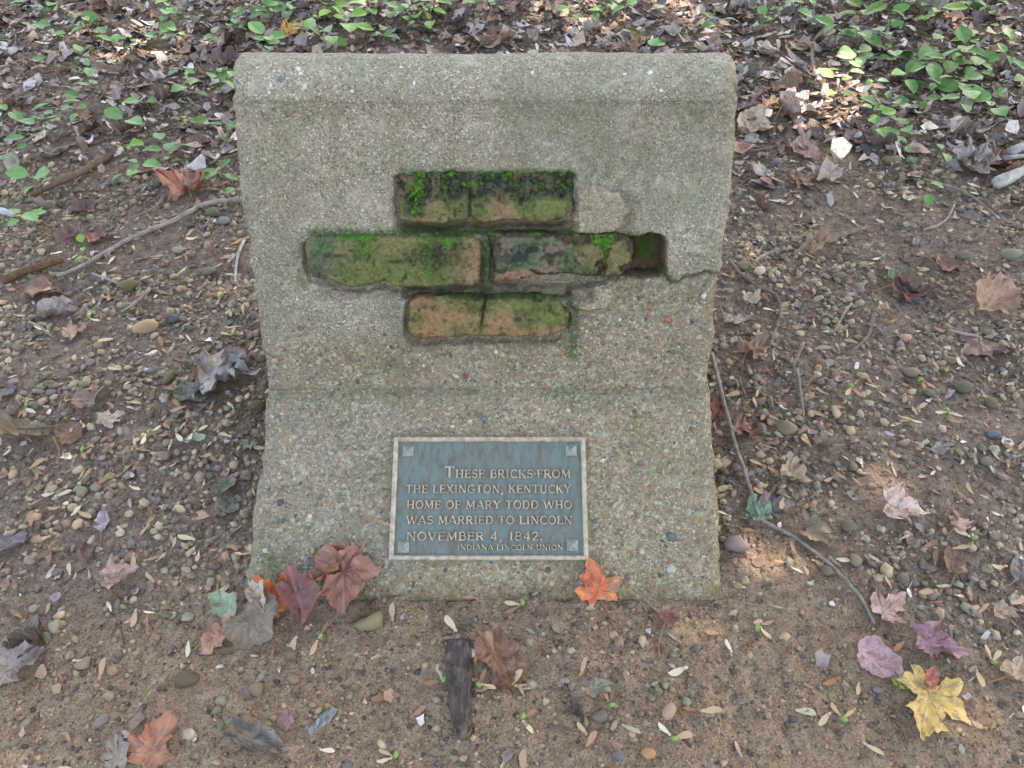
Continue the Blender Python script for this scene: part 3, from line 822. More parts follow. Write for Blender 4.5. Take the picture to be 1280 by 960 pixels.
PX0, PX1 = (p_tl[0] + p_bl[0]) / 2, (p_tr[0] + p_br[0]) / 2
PS0, PS1 = (p_bl[1] + p_br[1]) / 2, (p_tl[1] + p_tr[1]) / 2
def prisms(loops_list, h0, h1, inset=.3):
    """extrude convex outlines (x,s) from h0 to h1 with sloping sides"""
    V, F3, F4, n = [], [], [], 0
    for lp in loops_list:
        lp = np.array(lp); c = lp.mean(0); k = len(lp)
        top = lp if inset == 0 else None
        if top is None:
            # shrink every point by a fixed distance towards the centroid line
            nxt = np.roll(lp, -1, 0); prv = np.roll(lp, 1, 0)
            e1 = lp - prv; e2 = nxt - lp
            n1_ = np.stack([-e1[:, 1], e1[:, 0]], 1) / (np.linalg.norm(e1, axis=1)[:, None] + 1e-9); n2_ = np.stack([-e2[:, 1], e2[:, 0]], 1) / (np.linalg.norm(e2, axis=1)[:, None] + 1e-9)
            top = lp + (n1_ + n2_) / 2 * inset
        b = face_xyz(lp[:, 0], lp[:, 1], h0, True); tt = face_xyz(top[:, 0], top[:, 1], h1, True)
        V += [b, tt]
        for i in range(k):
            j = (i + 1) % k
            F4.append((n + i, n + j, n + k + j, n + k + i))
        for i in range(1, k - 1): F3.append((n + k, n + k + i, n + k + i + 1))
        n += 2 * k
    return np.concatenate(V), [np.array(F4), np.array(F3)]
plaque = part("plaque", None)
plaque["label"] = "bronze plaque with blue-green patina and raised lettering"
def ppart(name, V, F, mat, smooth=False, label=None):
    me = np_mesh(name, V, F, [mat], smooth)
    o = new_obj(name, me, plaque)
    if label: o["label"] = label
    return o
FW = 0.0062
V, F = prisms([[(PX0 + .001, PS0 + .001), (PX1 - .001, PS0 + .001), (PX1 - .001, PS1 - .001), (PX0 + .001, PS1 - .001)]], -.004, .0048, 0)
ppart("field", V, F, M_PFIELD)
def rim():
    V, F = [], []
    o_ = [(PX0, PS0), (PX1, PS0), (PX1, PS1), (PX0, PS1)]
    def inset(d): return [(PX0 + d, PS0 + d), (PX1 - d, PS0 + d), (PX1 - d, PS1 - d), (PX0 + d, PS1 - d)]
    rings = [(inset(0), -.003), (inset(.0002), .0078), (inset(.0012), .0090), (inset(FW - .0014), .0090), (inset(FW), .0078), (inset(FW + .0008), .0042)]
    for lp, h in rings:
        lp = np.array(lp); V.append(face_xyz(lp[:, 0], lp[:, 1], h, True))
    for a in range(len(rings) - 1):
        for i in range(4):
            j = (i + 1) % 4
            F.append((a * 4 + i, a * 4 + j, a * 4 + 4 + j, a * 4 + 4 + i))
    return np.concatenate(V), np.array(F)
V, F = rim(); ppart("rim", V, F, M_PFRAME)
def stud(px, py):
    cx, cs = face_uv(px, py, True); r = .0075
    lp = np.array([(cx - r, cs - r), (cx + r, cs - r), (cx + r, cs + r), (cx - r, cs + r)])
    V = np.concatenate([face_xyz(lp[:, 0], lp[:, 1], .004, True), face_xyz(lp[:, 0], lp[:, 1], .0068, True), face_xyz(np.array([cx]), np.array([cs]), .0115, True)])
    ppart("corner_stud", V, [np.array([(0, 1, 5, 4), (1, 2, 6, 5), (2, 3, 7, 6), (3, 0, 4, 7)]), np.array([(4, 5, 8), (5, 6, 8), (6, 7, 8), (7, 4, 8)])], M_PSTUD)
for a, b in ((511, 565), (713.5, 564), (505, 684), (715, 682)): stud(a, b)
# serif capitals drawn as strokes: thick stems, thin bars, small serifs; unit cap height, width per glyph
TK, TN, SF = .17, .10, .09
def arcp(cx, cy, rx, ry, a0, a1, n=12):
    return [(cx + rx * math.cos(math.radians(a0 + (a1 - a0) * k / n)), cy + ry * math.sin(math.radians(a0 + (a1 - a0) * k / n))) for k in range(n + 1)]
GL = {}
def G(ch, w, *strokes, serifs=()): GL[ch] = (w, strokes, serifs)
G('A', .80, ([(.06, 0), (.40, 1)], TN), ([(.40, 1), (.74, 0)], TK), ([(.18, .33), (.62, .33)], TN), serifs=[(.06, 0), (.74, 0)])
G('B', .64, ([(.14, 0), (.14, 1)], TK), ([(.14, .96), (.34, .96)] + arcp(.34, .75, .20, .21, 90, -90) + [(.14, .54)], TN * 1.3), ([(.14, .54), (.36, .54)] + arcp(.36, .29, .24, .25, 90, -90) + [(.14, .04)], TN * 1.3), serifs=[(.14, 0), (.14, 1)])
G('C', .72, (arcp(.42, .5, .34, .46, 48, 312, 20), TK * .85), ([(.66, .98), (.66, .76)], TN), ([(.66, .05), (.66, .2)], TN))
G('D', .76, ([(.14, 0), (.14, 1)], TK), ([(.14, .96), (.32, .96)] + arcp(.32, .5, .36, .46, 90, -90, 16) + [(.14, .04)], TN * 1.4), serifs=[(.14, 0), (.14, 1)])
G('E', .62, ([(.14, 0), (.14, 1)], TK), ([(.14, .95), (.56, .95)], TN), ([(.14, .52), (.46, .52)], TN), ([(.14, .05), (.58, .05)], TN), ([(.55, 1), (.55, .80)], TN), ([(.57, 0), (.57, .2)], TN), ([(.46, .62), (.46, .42)], TN * .9), serifs=[(.14, 0), (.14, 1)])
G('F', .58, ([(.14, 0), (.14, 1)], TK), ([(.14, .95), (.54, .95)], TN), ([(.14, .50), (.44, .50)], TN), ([(.53, 1), (.53, .78)], TN), ([(.44, .6), (.44, .4)], TN * .9), serifs=[(.14, 0), (.14, 1)])
G('G', .78, (arcp(.42, .5, .34, .46, 48, 318, 20), TK * .85), ([(.66, .98), (.66, .76)], TN), ([(.66, .10), (.66, .44)], TK * .9), ([(.48, .44), (.76, .44)], TN))
G('H', .78, ([(.14, 0), (.14, 1)], TK), ([(.64, 0), (.64, 1)], TK), ([(.14, .52), (.64, .52)], TN), serifs=[(.14, 0), (.14, 1), (.64, 0), (.64, 1)])
G('I', .34, ([(.17, 0), (.17, 1)], TK), serifs=[(.17, 0), (.17, 1)])
G('K', .74, ([(.14, 0), (.14, 1)], TK), ([(.16, .42), (.60, 1)], TN), ([(.30, .58), (.64, 0)], TK), serifs=[(.14, 0), (.14, 1), (.60, 1), (.64, 0)])
G('L', .60, ([(.14, 0), (.14, 1)], TK), ([(.14, .05), (.54, .05)], TN), ([(.54, 0), (.54, .22)], TN), serifs=[(.14, 0), (.14, 1)])
G('M', .94, ([(.14, 0), (.16, 1)], TN), ([(.16, 1), (.47, .12)], TK), ([(.47, .12), (.78, 1)], TN), ([(.80, 0), (.78, 1)], TK), serifs=[(.14, 0), (.80, 0), (.14, 1), (.80, 1)])
G('N', .82, ([(.14, 0), (.14, 1)], TN), ([(.14, 1), (.68, 0)], TK), ([(.68, 0), (.68, 1)], TN), serifs=[(.14, 0), (.12, 1), (.68, 1)])
G('O', .80, (arcp(.40, .5, .33, .46, 0, 360, 26), TK * .85))
G('R', .72, ([(.14, 0), (.14, 1)], TK), ([(.14, .96), (.34, .96)] + arcp(.34, .73, .22, .23, 90, -90) + [(.14, .50)], TN * 1.3), ([(.34, .50), (.64, 0)], TK), serifs=[(.14, 0), (.14, 1), (.64, 0)])
G('S', .58, (arcp(.30, .735, .20, .22, 40, 250, 12) + arcp(.30, .285, .22, .24, 80, -140, 12), TK * .8), ([(.49, .97), (.49, .78)], TN), ([(.08, .04), (.08, .24)], TN))
G('T', .68, ([(.34, 0), (.34, 1)], TK), ([(.04, .95), (.64, .95)], TN), ([(.06, 1), (.06, .78)], TN), ([(.62, 1), (.62, .78)], TN), serifs=[(.34, 0)])
G('U', .76, ([(.14, 1), (.14, .34)] + arcp(.38, .30, .24, .26, 180, 360, 12) + [(.62, 1)], TK * .8), serifs=[(.14, 1), (.62, 1)])
G('V', .76, ([(.06, 1), (.38, 0)], TK), ([(.38, 0), (.70, 1)], TN), serifs=[(.06, 1), (.70, 1)])
G('W', 1.08, ([(.06, 1), (.32, 0)], TK), ([(.32, 0), (.54, .9)], TN), ([(.54, .9), (.78, 0)], TK), ([(.78, 0), (1.02, 1)], TN), serifs=[(.06, 1), (1.02, 1)])
G('X', .74, ([(.10, 1), (.64, 0)], TK), ([(.10, 0), (.64, 1)], TN), serifs=[(.10, 1), (.64, 0), (.10, 0), (.64, 1)])
G('Y', .74, ([(.08, 1), (.37, .48)], TK), ([(.66, 1), (.37, .48)], TN), ([(.37, 0), (.37, .5)], TK), serifs=[(.08, 1), (.66, 1), (.37, 0)])
G('1', .44, ([(.24, 0), (.24, 1)], TK), ([(.24, 1), (.10, .84)], TN), serifs=[(.24, 0)])
G('2', .60, (arcp(.30, .74, .21, .22, 170, -30, 12) + [(.10, .06)], TK * .8), ([(.08, .06), (.54, .06)], TN * 1.2), ([(.54, .02), (.54, .2)], TN))
G('4', .64, ([(.44, 0), (.44, 1)], TK), ([(.44, 1), (.08, .32)], TN), ([(.06, .30), (.60, .30)], TN * 1.2), serifs=[(.44, 0)])
G('8', .60, (arcp(.30, .74, .19, .22, 0, 360, 18), TK * .75), (arcp(.30, .27, .23, .25, 0, 360, 18), TK * .75))
G(',', .30, ([(.14, .08), (.16, -.02), (.08, -.2)], TK))
G('.', .30, ([(.12, .0), (.12, .15)], TK))
G('·', .22, ([(.11, .42), (.11, .56)], TK))
def text_loops(spec, x0, x1, base, cap):
    """spec: list of (char, scale); laid out between x0 and x1"""
    wd = sum((.42 if c == ' ' else GL[c][0] + .09) * k for c, k in spec)
    kx = (x1 - x0) / (wd - .09) ; loops = []
    x = x0
    rr_ = random.Random(3)
    for c, k in spec:
        if c == ' ': x += .42 * k * kx; continue
        w, strokes, serifs = GL[c]
        sx = kx * k; sy = cap * k
        allst = [s for s in strokes] + [([(a - .13, .045 if b < .5 else .955), (a + .13, .045 if b < .5 else .955)], SF) for a, b in serifs]
        for pts, tw in allst:
            P = np.array([(x + px * sx, base + py * sy) for px, py in pts])
            hw = tw * cap * k * .52
            for a, b in zip(P[:-1], P[1:]):
                d = b - a; ln = np.linalg.norm(d)
                if ln < 1e-7: continue
                d /= ln; nn = np.array([-d[1], d[0]]) * hw
                e = d * hw * .35
                loops.append([a - e - nn, b + e - nn, b + e + nn, a - e + nn])
        x += (w + .09) * k * kx
    return loops
def text_line(s, px0, px1, pyb, cap_px, big_first=False):
    xa, sa = face_uv(px0, pyb, True); xb, _ = face_uv(px1, pyb, True)
    _, st_ = face_uv(px0, pyb - cap_px, True)
    cap_ = st_ - sa
    spec = [(c, 1.42 if (big_first and i == 0) else 1.0) for i, c in enumerate(s)]
    V, F = prisms(text_loops(spec, xa, xb, sa, cap_), .0040, .0076, cap_ * .03)
    ppart("lettering", V, F, M_PTEXT, False, "raised letters reading " + s.replace('·', ' '))
text_line("THESE BRICKS·FROM", 556, 713, 598.5, 10.2, True)
text_line("THE LEXINGTON, KENTUCKY", 508, 713.5, 617.3, 10.2)
text_line("HOME OF MARY TODD WHO", 509, 714.5, 636.8, 10.2)
text_line("WAS MARRIED TO LINCOLN", 508.5, 715, 656, 10.2)
text_line("NOVEMBER 4, 1842.", 508.5, 679, 676.2, 10.6)
text_line("INDIANA LINCOLN UNION", 572, 703.5, 688.3, 6.8)

# ------------------------------------------------------------------ landmarks used in the labels
LM = [(290, 474, "the crumpled grey leaf"), (210, 278, "the long stick that touches the slab"), (75, 228, "the thick brown stick"), (60, 345, "the flat brown wood strip"),
      (35, 825, "the big torn grey leaf"), (320, 785, "the folded grey leaf"), (205, 923, "the orange-brown leaf on bare soil"), (154, 723, "the pinkish folded leaf"), (575, 862, "the dark bark chunk"),
      (747, 735, "the orange-red leaf on the slab"), (753, 865, "the curled grey-green leaf"), (1158, 885, "the yellow and red leaf"), (1000, 675, "the long grey twig"),
      (1129, 641, "the pale pink leaf"), (1244, 386, "the rusty tan leaf"), (1133, 370, "the dark red curled leaf"), (970, 375, "the thin crooked twig"), (985, 540, "the smooth tan pebble"),
      (1001, 140, "the bleached white leaf"), (1211, 205, "the big grey maple leaf"), (1265, 218, "the pale grey log"), (237, 232, "the orange leaf in the gravel"), (620, 40, "the top of the marker"), (28, 546, "the long olive-brown leaf"),
      (100, 60, "the brown leaf on the far litter"), (1170, 810, "the purple maple leaf"), (940, 643, "the small green leaf"), (1120, 60, "the thick green undergrowth"), (430, 745, "the red leaves at the slab foot")]
LMW = [(ground_pt(a, b), n) for a, b, n in LM]
def near(p):
    return min(LMW, key=lambda q: (q[0] - p).length_squared)[1]
COLOUR_WORDS = [("dark brown", lin(66, 52, 44)), ("brown", lin(100, 78, 62)), ("reddish brown", lin(118, 76, 62)), ("grey", lin(112, 108, 104)), ("dark grey", lin(72, 72, 74)), ("tan", lin(150, 126, 98)), ("pale grey", lin(160, 154, 146)),
                ("olive", lin(104, 102, 78)), ("cream", lin(205, 188, 156)), ("rust orange", lin(176, 108, 64)), ("mauve", lin(128, 100, 104)), ("slate blue", lin(92, 102, 114)), ("pale pink", lin(190, 164, 152)), ("white", lin(222, 214, 204))]
def cword(c):
    return min(COLOUR_WORDS, key=lambda q: float(np.abs(np.sqrt(q[1]) - np.sqrt(np.array(c[:3]))).sum()))[0]

# ------------------------------------------------------------------ pebbles: singled out ones and the gravel mass
PEB_MESH = []
for k in range(14):
    me = np_mesh("pebble", lumpy(ICO2[0], 900 + k, .26) , ICO2[1], [M_STONE], True)
    PEB_MESH.append(me)
def pebble(p, r, col, flat=.6, el=.8, rz=None, sink=.3, k=None, label=None):
    o = new_obj("pebble", PEB_MESH[random.randrange(14) if k is None else k])
    o.scale = (r, r * el, r * flat)
    o.rotation_euler = (random.gauss(0, .12), random.gauss(0, .12), random.uniform(0, 6.28) if rz is None else rz)
    o.location = (p[0], p[1], float(gh(p[0], p[1])) + r * flat * (1 - sink * 1.6))
    o.color = (*[float(q) for q in col], 1)
    sz = "large" if r > .0125 else ("small" if r < .0075 else "medium-sized")
    tag(o, label or f"{sz} {cword(col)} pebble near {near(Vector(p))}", "pebble", "pebbles lying in the gravel and soil")
    return o
def in_foot(x, y, m=0.0):
    return (x > FOOT[0] - m) & (x < FOOT[1] + m) & (y > FOOT[2] - m) & (y < FOOT[3] + m)
HERO_PEB = [(465, 778, 20, .66, (134, 122, 94), .1), (322, 865, 11, .9, (132, 112, 94), 0), (107, 829, 11, .9, (146, 124, 104), 0), (238, 848, 15, .7, (98, 84, 70), .5), (365, 850, 9, .9, (138, 114, 92), 0), (365, 819, 10, .8, (112, 98, 84), 1),
            (922, 683, 16, .62, (128, 112, 110), 0), (1062, 661, 12, .8, (108, 100, 86), .4), (1066, 700, 10, .9, (122, 110, 92), 1), (1033, 716, 8, .9, (106, 96, 84), 0), (922, 733, 7, .8, (140, 124, 92), 0), (922, 595, 7, .9, (132, 112, 86), 0), (1040, 755, 4.5, .8, (206, 200, 194), 0), (1095, 864, 7, .8, (118, 116, 118), 0),
            (982, 538, 15, .66, (140, 124, 98), -.1), (950, 503, 8.5, .95, (116, 106, 92), 0), (929, 334, 9.5, .85, (118, 112, 92), 0), (1262, 323, 12.5, .7, (120, 122, 104), 0), (1203, 489, 11.5, .8, (96, 90, 74), .3), (1138, 469, 10.5, .8, (122, 110, 96), 0), (1131, 425, 9, .9, (168, 136, 110), .7), (1237, 507, 10.5, .8, (98, 90, 72), 0), (1242, 545, 9, .6, (98, 106, 112), 0), (1232, 579, 9, .6, (118, 108, 100), 0),
            (1159, 494, 8.5, .8, (98, 98, 78), 0), (1202, 322, 10, .8, (112, 106, 92), 0), (1184, 453, 9, .9, (116, 100, 82), 0), (1025, 457, 8.5, .7, (138, 104, 78), 0), (1048, 348, 8, .8, (104, 98, 82), 0), (165, 364, 15, .55, (110, 102, 72), .1), (186, 413, 16, .5, (176, 150, 116), .35), (216, 400, 9.5, .75, (92, 92, 94), .4), (236, 412, 6.5, .8, (92, 90, 92), .3),
            (321, 514, 14, .9, (88, 82, 60), .6), (213, 476, 11, .5, (112, 100, 78), 1.5), (126, 433, 7, .9, (148, 126, 96), 0), (223, 316, 7.5, .8, (140, 134, 124), 0), (262, 343, 9, .8, (104, 104, 88), .2), (64, 482, 8, .8, (104, 100, 74), 0), (182, 464, 4.8, .8, (204, 204, 200), .4), (269, 270, 11.5, .65, (98, 100, 84), .3), (282, 280, 8, .7, (124, 124, 120), 0), (144, 230, 11, .7, (112, 106, 88), 0), (195, 233, 8, .8, (104, 92, 74), 0),
            (751, 897, 11, .8, (118, 106, 100), 0), (772, 946, 9, .8, (104, 102, 104), 0), (810, 944, 10, .8, (168, 130, 94), 0), (837, 890, 11.5, .8, (170, 140, 120), .8), (935, 180, 7, .8, (150, 150, 144), 0), (972, 208, 8, .8, (98, 92, 94), 0), (1041, 215, 9, .7, (108, 88, 74), 0), (941, 245, 8, .7, (112, 108, 104), 0), (1115, 205, 12, .7, (120, 110, 90), 0), (1010, 257, 8, .8, (110, 108, 90), 0), (1257, 1000, 9, .8, (120, 110, 100), 0), (484, 905, 9, .6, (116, 104, 92), 1.2), (1212, 668, 9, .7, (118, 104, 90), 0)]
for a, b, r, el, c, rz in HERO_PEB:
    if b > 958: continue
    p = ground_pt(a, b); z = project(*p)[2]
    pebble(p, r / F_PX * z, lin(*c), .62, el, rz, .22)
def view_sample(n, seed, pad=0.25):
    """points spread evenly over the ground the camera (and a camera a step aside) sees"""
    r = np.random.default_rng(seed)
    x = r.uniform(-2.0, 2.0, n * 5); y = r.uniform(0.16, 2.95, n * 5)
    px, py, Z = project(x, y, gh(x, y))
    ok = (np.abs(x) < Z * (640 / F_PX) + pad) & (py < 960 + 120) & ~in_foot(x, y, .004)
    return x[ok][:n], y[ok][:n], r
def ring_sample(n, seed):
    """ground round about, outside the picture"""
    r = np.random.default_rng(seed + 5000)
    x = r.uniform(-3.4, 3.4, n * 4); y = r.uniform(-.5, 4.4, n * 4)
    px, py, Z = project(x, y, gh(x, y))
    inner = (np.abs(x) < Z * (640 / F_PX) + .25) & (py < 1080) & (y < 2.95) & (Z > 0)
    ok = ~inner & (np.abs(x) < 1.3 + .75 * np.maximum(y, 0)) & ~in_foot(x, y, .004)
    return x[ok][:n], y[ok][:n]
def grav_density(x, y):
    b = bare_mask(x, y); l = litter_mask(x, y)
    d = (1 - .93 * sstep(.25, .75, b)) * (1 - .72 * l) * (.12 + 1.15 * sstep(.32, .62, fbm(x, y, 7, 4, 33)))
    return np.clip(d, 0, 1)
GROUND_TOP = lambda x, y: gh(x, y) + (fbm(x, y, 130, 2, 77) - 0.5) * 0.004
# ------------------------------------------------------------------ leaves
OUT = {
 'maple': [(0, 0), (.12, -.05), (.26, -.09), (.40, -.13), (.40, -.03), (.38, .07), (.48, .10), (.54, .20), (.66, .38), (.52, .37), (.40, .40), (.32, .38), (.27, .43), (.29, .53), (.36, .66), (.25, .68), (.19, .76), (.10, .88), (0, 1.0)],
 'red': [(0, 0), (.16, -.06), (.30, -.02), (.42, .02), (.38, .10), (.46, .22), (.54, .34), (.62, .50), (.48, .46), (.36, .42), (.24, .42), (.25, .52), (.30, .66), (.21, .70), (.15, .80), (.08, .90), (0, 1.02)],
 'oval': [(0, 0), (.08, .03), (.18, .10), (.27, .22), (.32, .36), (.33, .50), (.29, .64), (.22, .78), (.13, .90), (.06, .97), (0, 1.02)],
 'lance': [(0, 0), (.05, .05), (.11, .15), (.17, .30), (.20, .45), (.19, .60), (.15, .74), (.09, .88), (.04, .96), (0, 1.02)],
 'tulip': [(0, 0), (.14, -.04), (.30, .04), (.42, .16), (.36, .30), (.34, .42), (.44, .56), (.40, .70), (.24, .72), (.10, .76), (0, .74)],
 'torn': [(0, 0), (.18, -.04), (.35, .06), (.30, .20), (.42, .28), (.36, .42), (.22, .46), (.30, .60), (.20, .74), (.10, .70), (0, .82)],
}
VEINS = {'maple': [(0, 1), (.66, .38), (.40, -.13)], 'red': [(0, 1), (.62, .50), (.42, .02)], 'oval': [(0, 1)], 'lance': [(0, 1)], 'tulip': [(0, .74), (.44, .56), (.42, .16)], 'torn': [(0, .8), (.42, .28), (.30, .60)]}
def leaf_shape(kind, seed, rings=7, per=3, wmul=1.0, curl=.25, fold=.2, bend=.2, rough=.06, ragged=.02):
    """unit leaf: petiole joint at the origin, tip at +y; returns verts, faces, vein/rim attribute"""
    r = np.random.default_rng(seed)
    half = np.array(OUT[kind], float)
    lf = half[::-1][1:-1] * np.array([-1, 1])
    o = np.concatenate([half, lf])
    o = o + r.normal(0, ragged, o.shape); o[:, 0] *= wmul
    n = len(o)
    pts = []
    for i in range(n):
        a, b = o[i], o[(i + 1) % n]
        for k in range(per):
            t = k / per
            q = a + (b - a) * t
            if k: 
                nn = np.array([b[1] - a[1], -(b[0] - a[0])]); q = q + nn * r.normal(0.02, .07)
            pts.append(q)
    o = np.array(pts); n = len(o)
    cen = np.array([0, .24 if kind in ('maple', 'red', 'torn', 'tulip') else .45])
    V = [np.array([cen])]
    rr_ = np.linspace(0, 1, rings + 1)[1:]
    for q in rr_: V.append(cen + (o - cen) * q)
    V = np.concatenate(V)
    rim = np.concatenate([[0], np.repeat(rr_, n)])
    F3 = np.array([(0, 1 + i, 1 + (i + 1) % n) for i in range(n)])
    F4 = []
    for k in range(rings - 1):
        b = 1 + k * n
        for i in range(n):
            j = (i + 1) % n
            F4.append((b + i, b + n + i, b + n + j, b + j))
    x, y = V[:, 0], V[:, 1]
    vd = np.full(len(V), 9.0)
    base = np.array([0, 0.0])
    for vx, vy in VEINS[kind]:
        for sg in ((1, -1) if vx else (1,)):
            vd = np.minimum(vd, seg_dist(x, y, (0, 0), (vx * sg * wmul, vy)))
    if kind in ('oval', 'lance'):
        for k in range(7):
            yy = .1 + .11 * k
            for sg in (1, -1): vd = np.minimum(vd, seg_dist(x, y, (0, yy), (sg * .3 * wmul, yy + .2)) + .012)
    vein = np.exp(-(vd / .02) ** 2)
    z = fold * np.abs(x) * (1 + .4 * r.normal()) + bend * (y - .4) ** 2 * r.choice([1, 1, -1])
    z = z + curl * rim ** 3 * (fbm(x + seed, y, 2.2, 2, seed) - .30) + rough * (fbm(x + seed * .37, y + 5, 7, 3, seed + 3) - .5) * 2 - .012 * vein
    # twist
    tw = r.normal(0, .35)
    z = z + tw * x * y
    return np.stack([x, y, z], 1), [F3, np.array(F4)], np.stack([vein, rim, 0 * rim], 1)

def tube(pts, rad, sides=6, seed=0, taper=None, wob=0.0):
    pts = np.array(pts, float); n = len(pts)
    r = np.random.default_rng(seed)
    rad = np.full(n, rad) if np.isscalar(rad) else np.array(rad)
    t = np.gradient(pts, axis=0); t /= np.linalg.norm(t, axis=1)[:, None] + 1e-9
    up = np.array([0, 0, 1.0]) if abs(t[:, 2]).mean() < .8 else np.array([1.0, 0, 0])
    a = np.cross(t, up); a /= np.linalg.norm(a, axis=1)[:, None] + 1e-9
    b = np.cross(a, t)
    th = np.linspace(0, 2 * np.pi, sides, endpoint=False)
    w = 1 + wob * r.normal(size=(n, sides))
    V = pts[:, None, :] + rad[:, None, None] * w[..., None] * (np.cos(th)[None, :, None] * a[:, None, :] + np.sin(th)[None, :, None] * b[:, None, :])
    V = V.reshape(-1, 3); F = []
    for i in range(n - 1):
        for j in range(sides):
            k = (j + 1) % sides
            F.append((i * sides + j, i * sides + k, i * sides + sides + k, i * sides + sides + j))
    V = np.concatenate([V, pts[:1] - t[:1] * rad[0] * .2, pts[-1:] + t[-1:] * rad[-1] * .2])
    e = n * sides
    F3 = [(j, e, (j + 1) % sides) for j in range(sides)] + [((n - 1) * sides + (j + 1) % sides, e + 1, (n - 1) * sides + j) for j in range(sides)]
    return V, [np.array(F), np.array(F3)]

_lm = {}
LEAF_XY = []
def support(px, py, on):
    if on == 'slab':
        p, t, n = face_frame(px, py, True)
        return Vector(p), Vector(n)
    return ground_pt(px, py), Vector((0, 0, 1))
def slab_front(x, y):
    """height of the marker's lower face above the ground plane, -1 outside it"""
    inx = (x > -.335) & (x < .272)
    z = (y - P_FOOT[0]) * (P_WAIST[1] - P_FOOT[1]) / (P_WAIST[0] - P_FOOT[0])
    return np.where(inx & (y > P_FOOT[0]) & (y < .8), z + .003, -1)
def hero_leaf(base, tip, kind, cols, label, on='ground', curl=.22, fold=.15, bend=.15, roll=0.0, pitch=0.0, wmul=1.0, seed=None, stem=.5, lift=0.0, edge=.5, rough=.06, drape=True, ragged=.02):
    seed = seed if seed is not None else int(base[0] * 7 + base[1] * 13)
    pb, nb_ = support(*base, on); pt, nt_ = support(*tip, on)
    ax = pt - pb; Ln = ax.length; ax.normalize()
    nrm = (nb_ + nt_).normalized(); sd = ax.cross(nrm).normalized(); nrm = sd.cross(ax).normalized()
    M = Matrix((sd, ax, nrm)).transposed().to_4x4()
    M = M @ Matrix.Rotation(pitch, 4, 'X') @ Matrix.Rotation(roll, 4, 'Y')
    if kind in ('maple', 'red', 'tulip', 'torn'): wmul *= .74
    V, F, A = leaf_shape(kind, seed, wmul=wmul, curl=min(curl * 1.5 + .08, .62), fold=fold + .05, bend=bend * 1.3, rough=min(rough * 1.7, .13), ragged=ragged + .014)
    Ln0 = Ln
    V = V * Ln
    W = (np.array(M.to_3x3()) @ V.T).T + np.array(pb)
    sup = np.maximum(gh(W[:, 0], W[:, 1]) + .003, slab_front(W[:, 0], W[:, 1]))
    dz = (W[:, 2] - sup)
    if drape:       # rest on the support: press the blade down so nothing hovers, nothing sinks
        W[:, 2] += -np.quantile(dz, .25) + .0012 + lift
        W[:, 2] = np.maximum(W[:, 2], sup + .0010 + lift * .5)
    LEAF_XY.append(W[:, :2].copy())
    key = tuple(map(tuple, cols))
    if key not in _lm: _lm[key] = mat_hero_leaf("leaf_" + str(len(_lm)), *[lin(*c) for c in cols], edge=edge)
    o = tag(new_obj("fallen_leaf", None), label, "leaf", "fallen leaves")
    o.location = pb
    inv = Matrix.Translation(pb).inverted()
    me = np_mesh("blade", W, F, [_lm[key]], True); set_col(me, A, "vein")
    bl = new_obj("blade", me, o); bl.matrix_parent_inverse = inv
    if stem > 0:
        p0 = np.array(W[1 + 6 * 0]); p0 = W[np.argmin(np.hypot(V[:, 0], V[:, 1]))]
        d = -np.array(ax); s2 = np.array(sd) * random.uniform(-.5, .5)
        pts = []
        for k in range(7):
            t = k / 6
            q = p0 + (d + s2 * t) * Ln * stem * t
            g_ = max(float(gh(q[0], q[1])), float(slab_front(q[0], q[1])))
            q[2] = max(g_ + .0012, p0[2] * (1 - t) + t * (g_ + .0015))
            pts.append(q)
        tv, tf = tube(pts, np.linspace(.0007, .0011, 7), 5)
        sm = new_obj("stem", np_mesh("stem", tv, tf, [M_STEM]), o); sm.matrix_parent_inverse = inv
        sm.color = (*lin(150, 110, 84), 1)
    return o
GREY = ((148, 138, 130), (124, 116, 110), (160, 150, 142)); GREYD = ((112, 108, 104), (92, 92, 94), (128, 118, 110)); BRN = ((128, 94, 76), (112, 82, 70), (92, 68, 58))
TANL = ((186, 160, 134), (160, 132, 110), (146, 112, 92)); PINK = ((196, 168, 158), (170, 134, 126), (150, 112, 102)); MAUV = ((152, 122, 130), (136, 98, 100), (170, 138, 144)); DGRN = ((78, 88, 78), (92, 96, 88), (64, 70, 64))
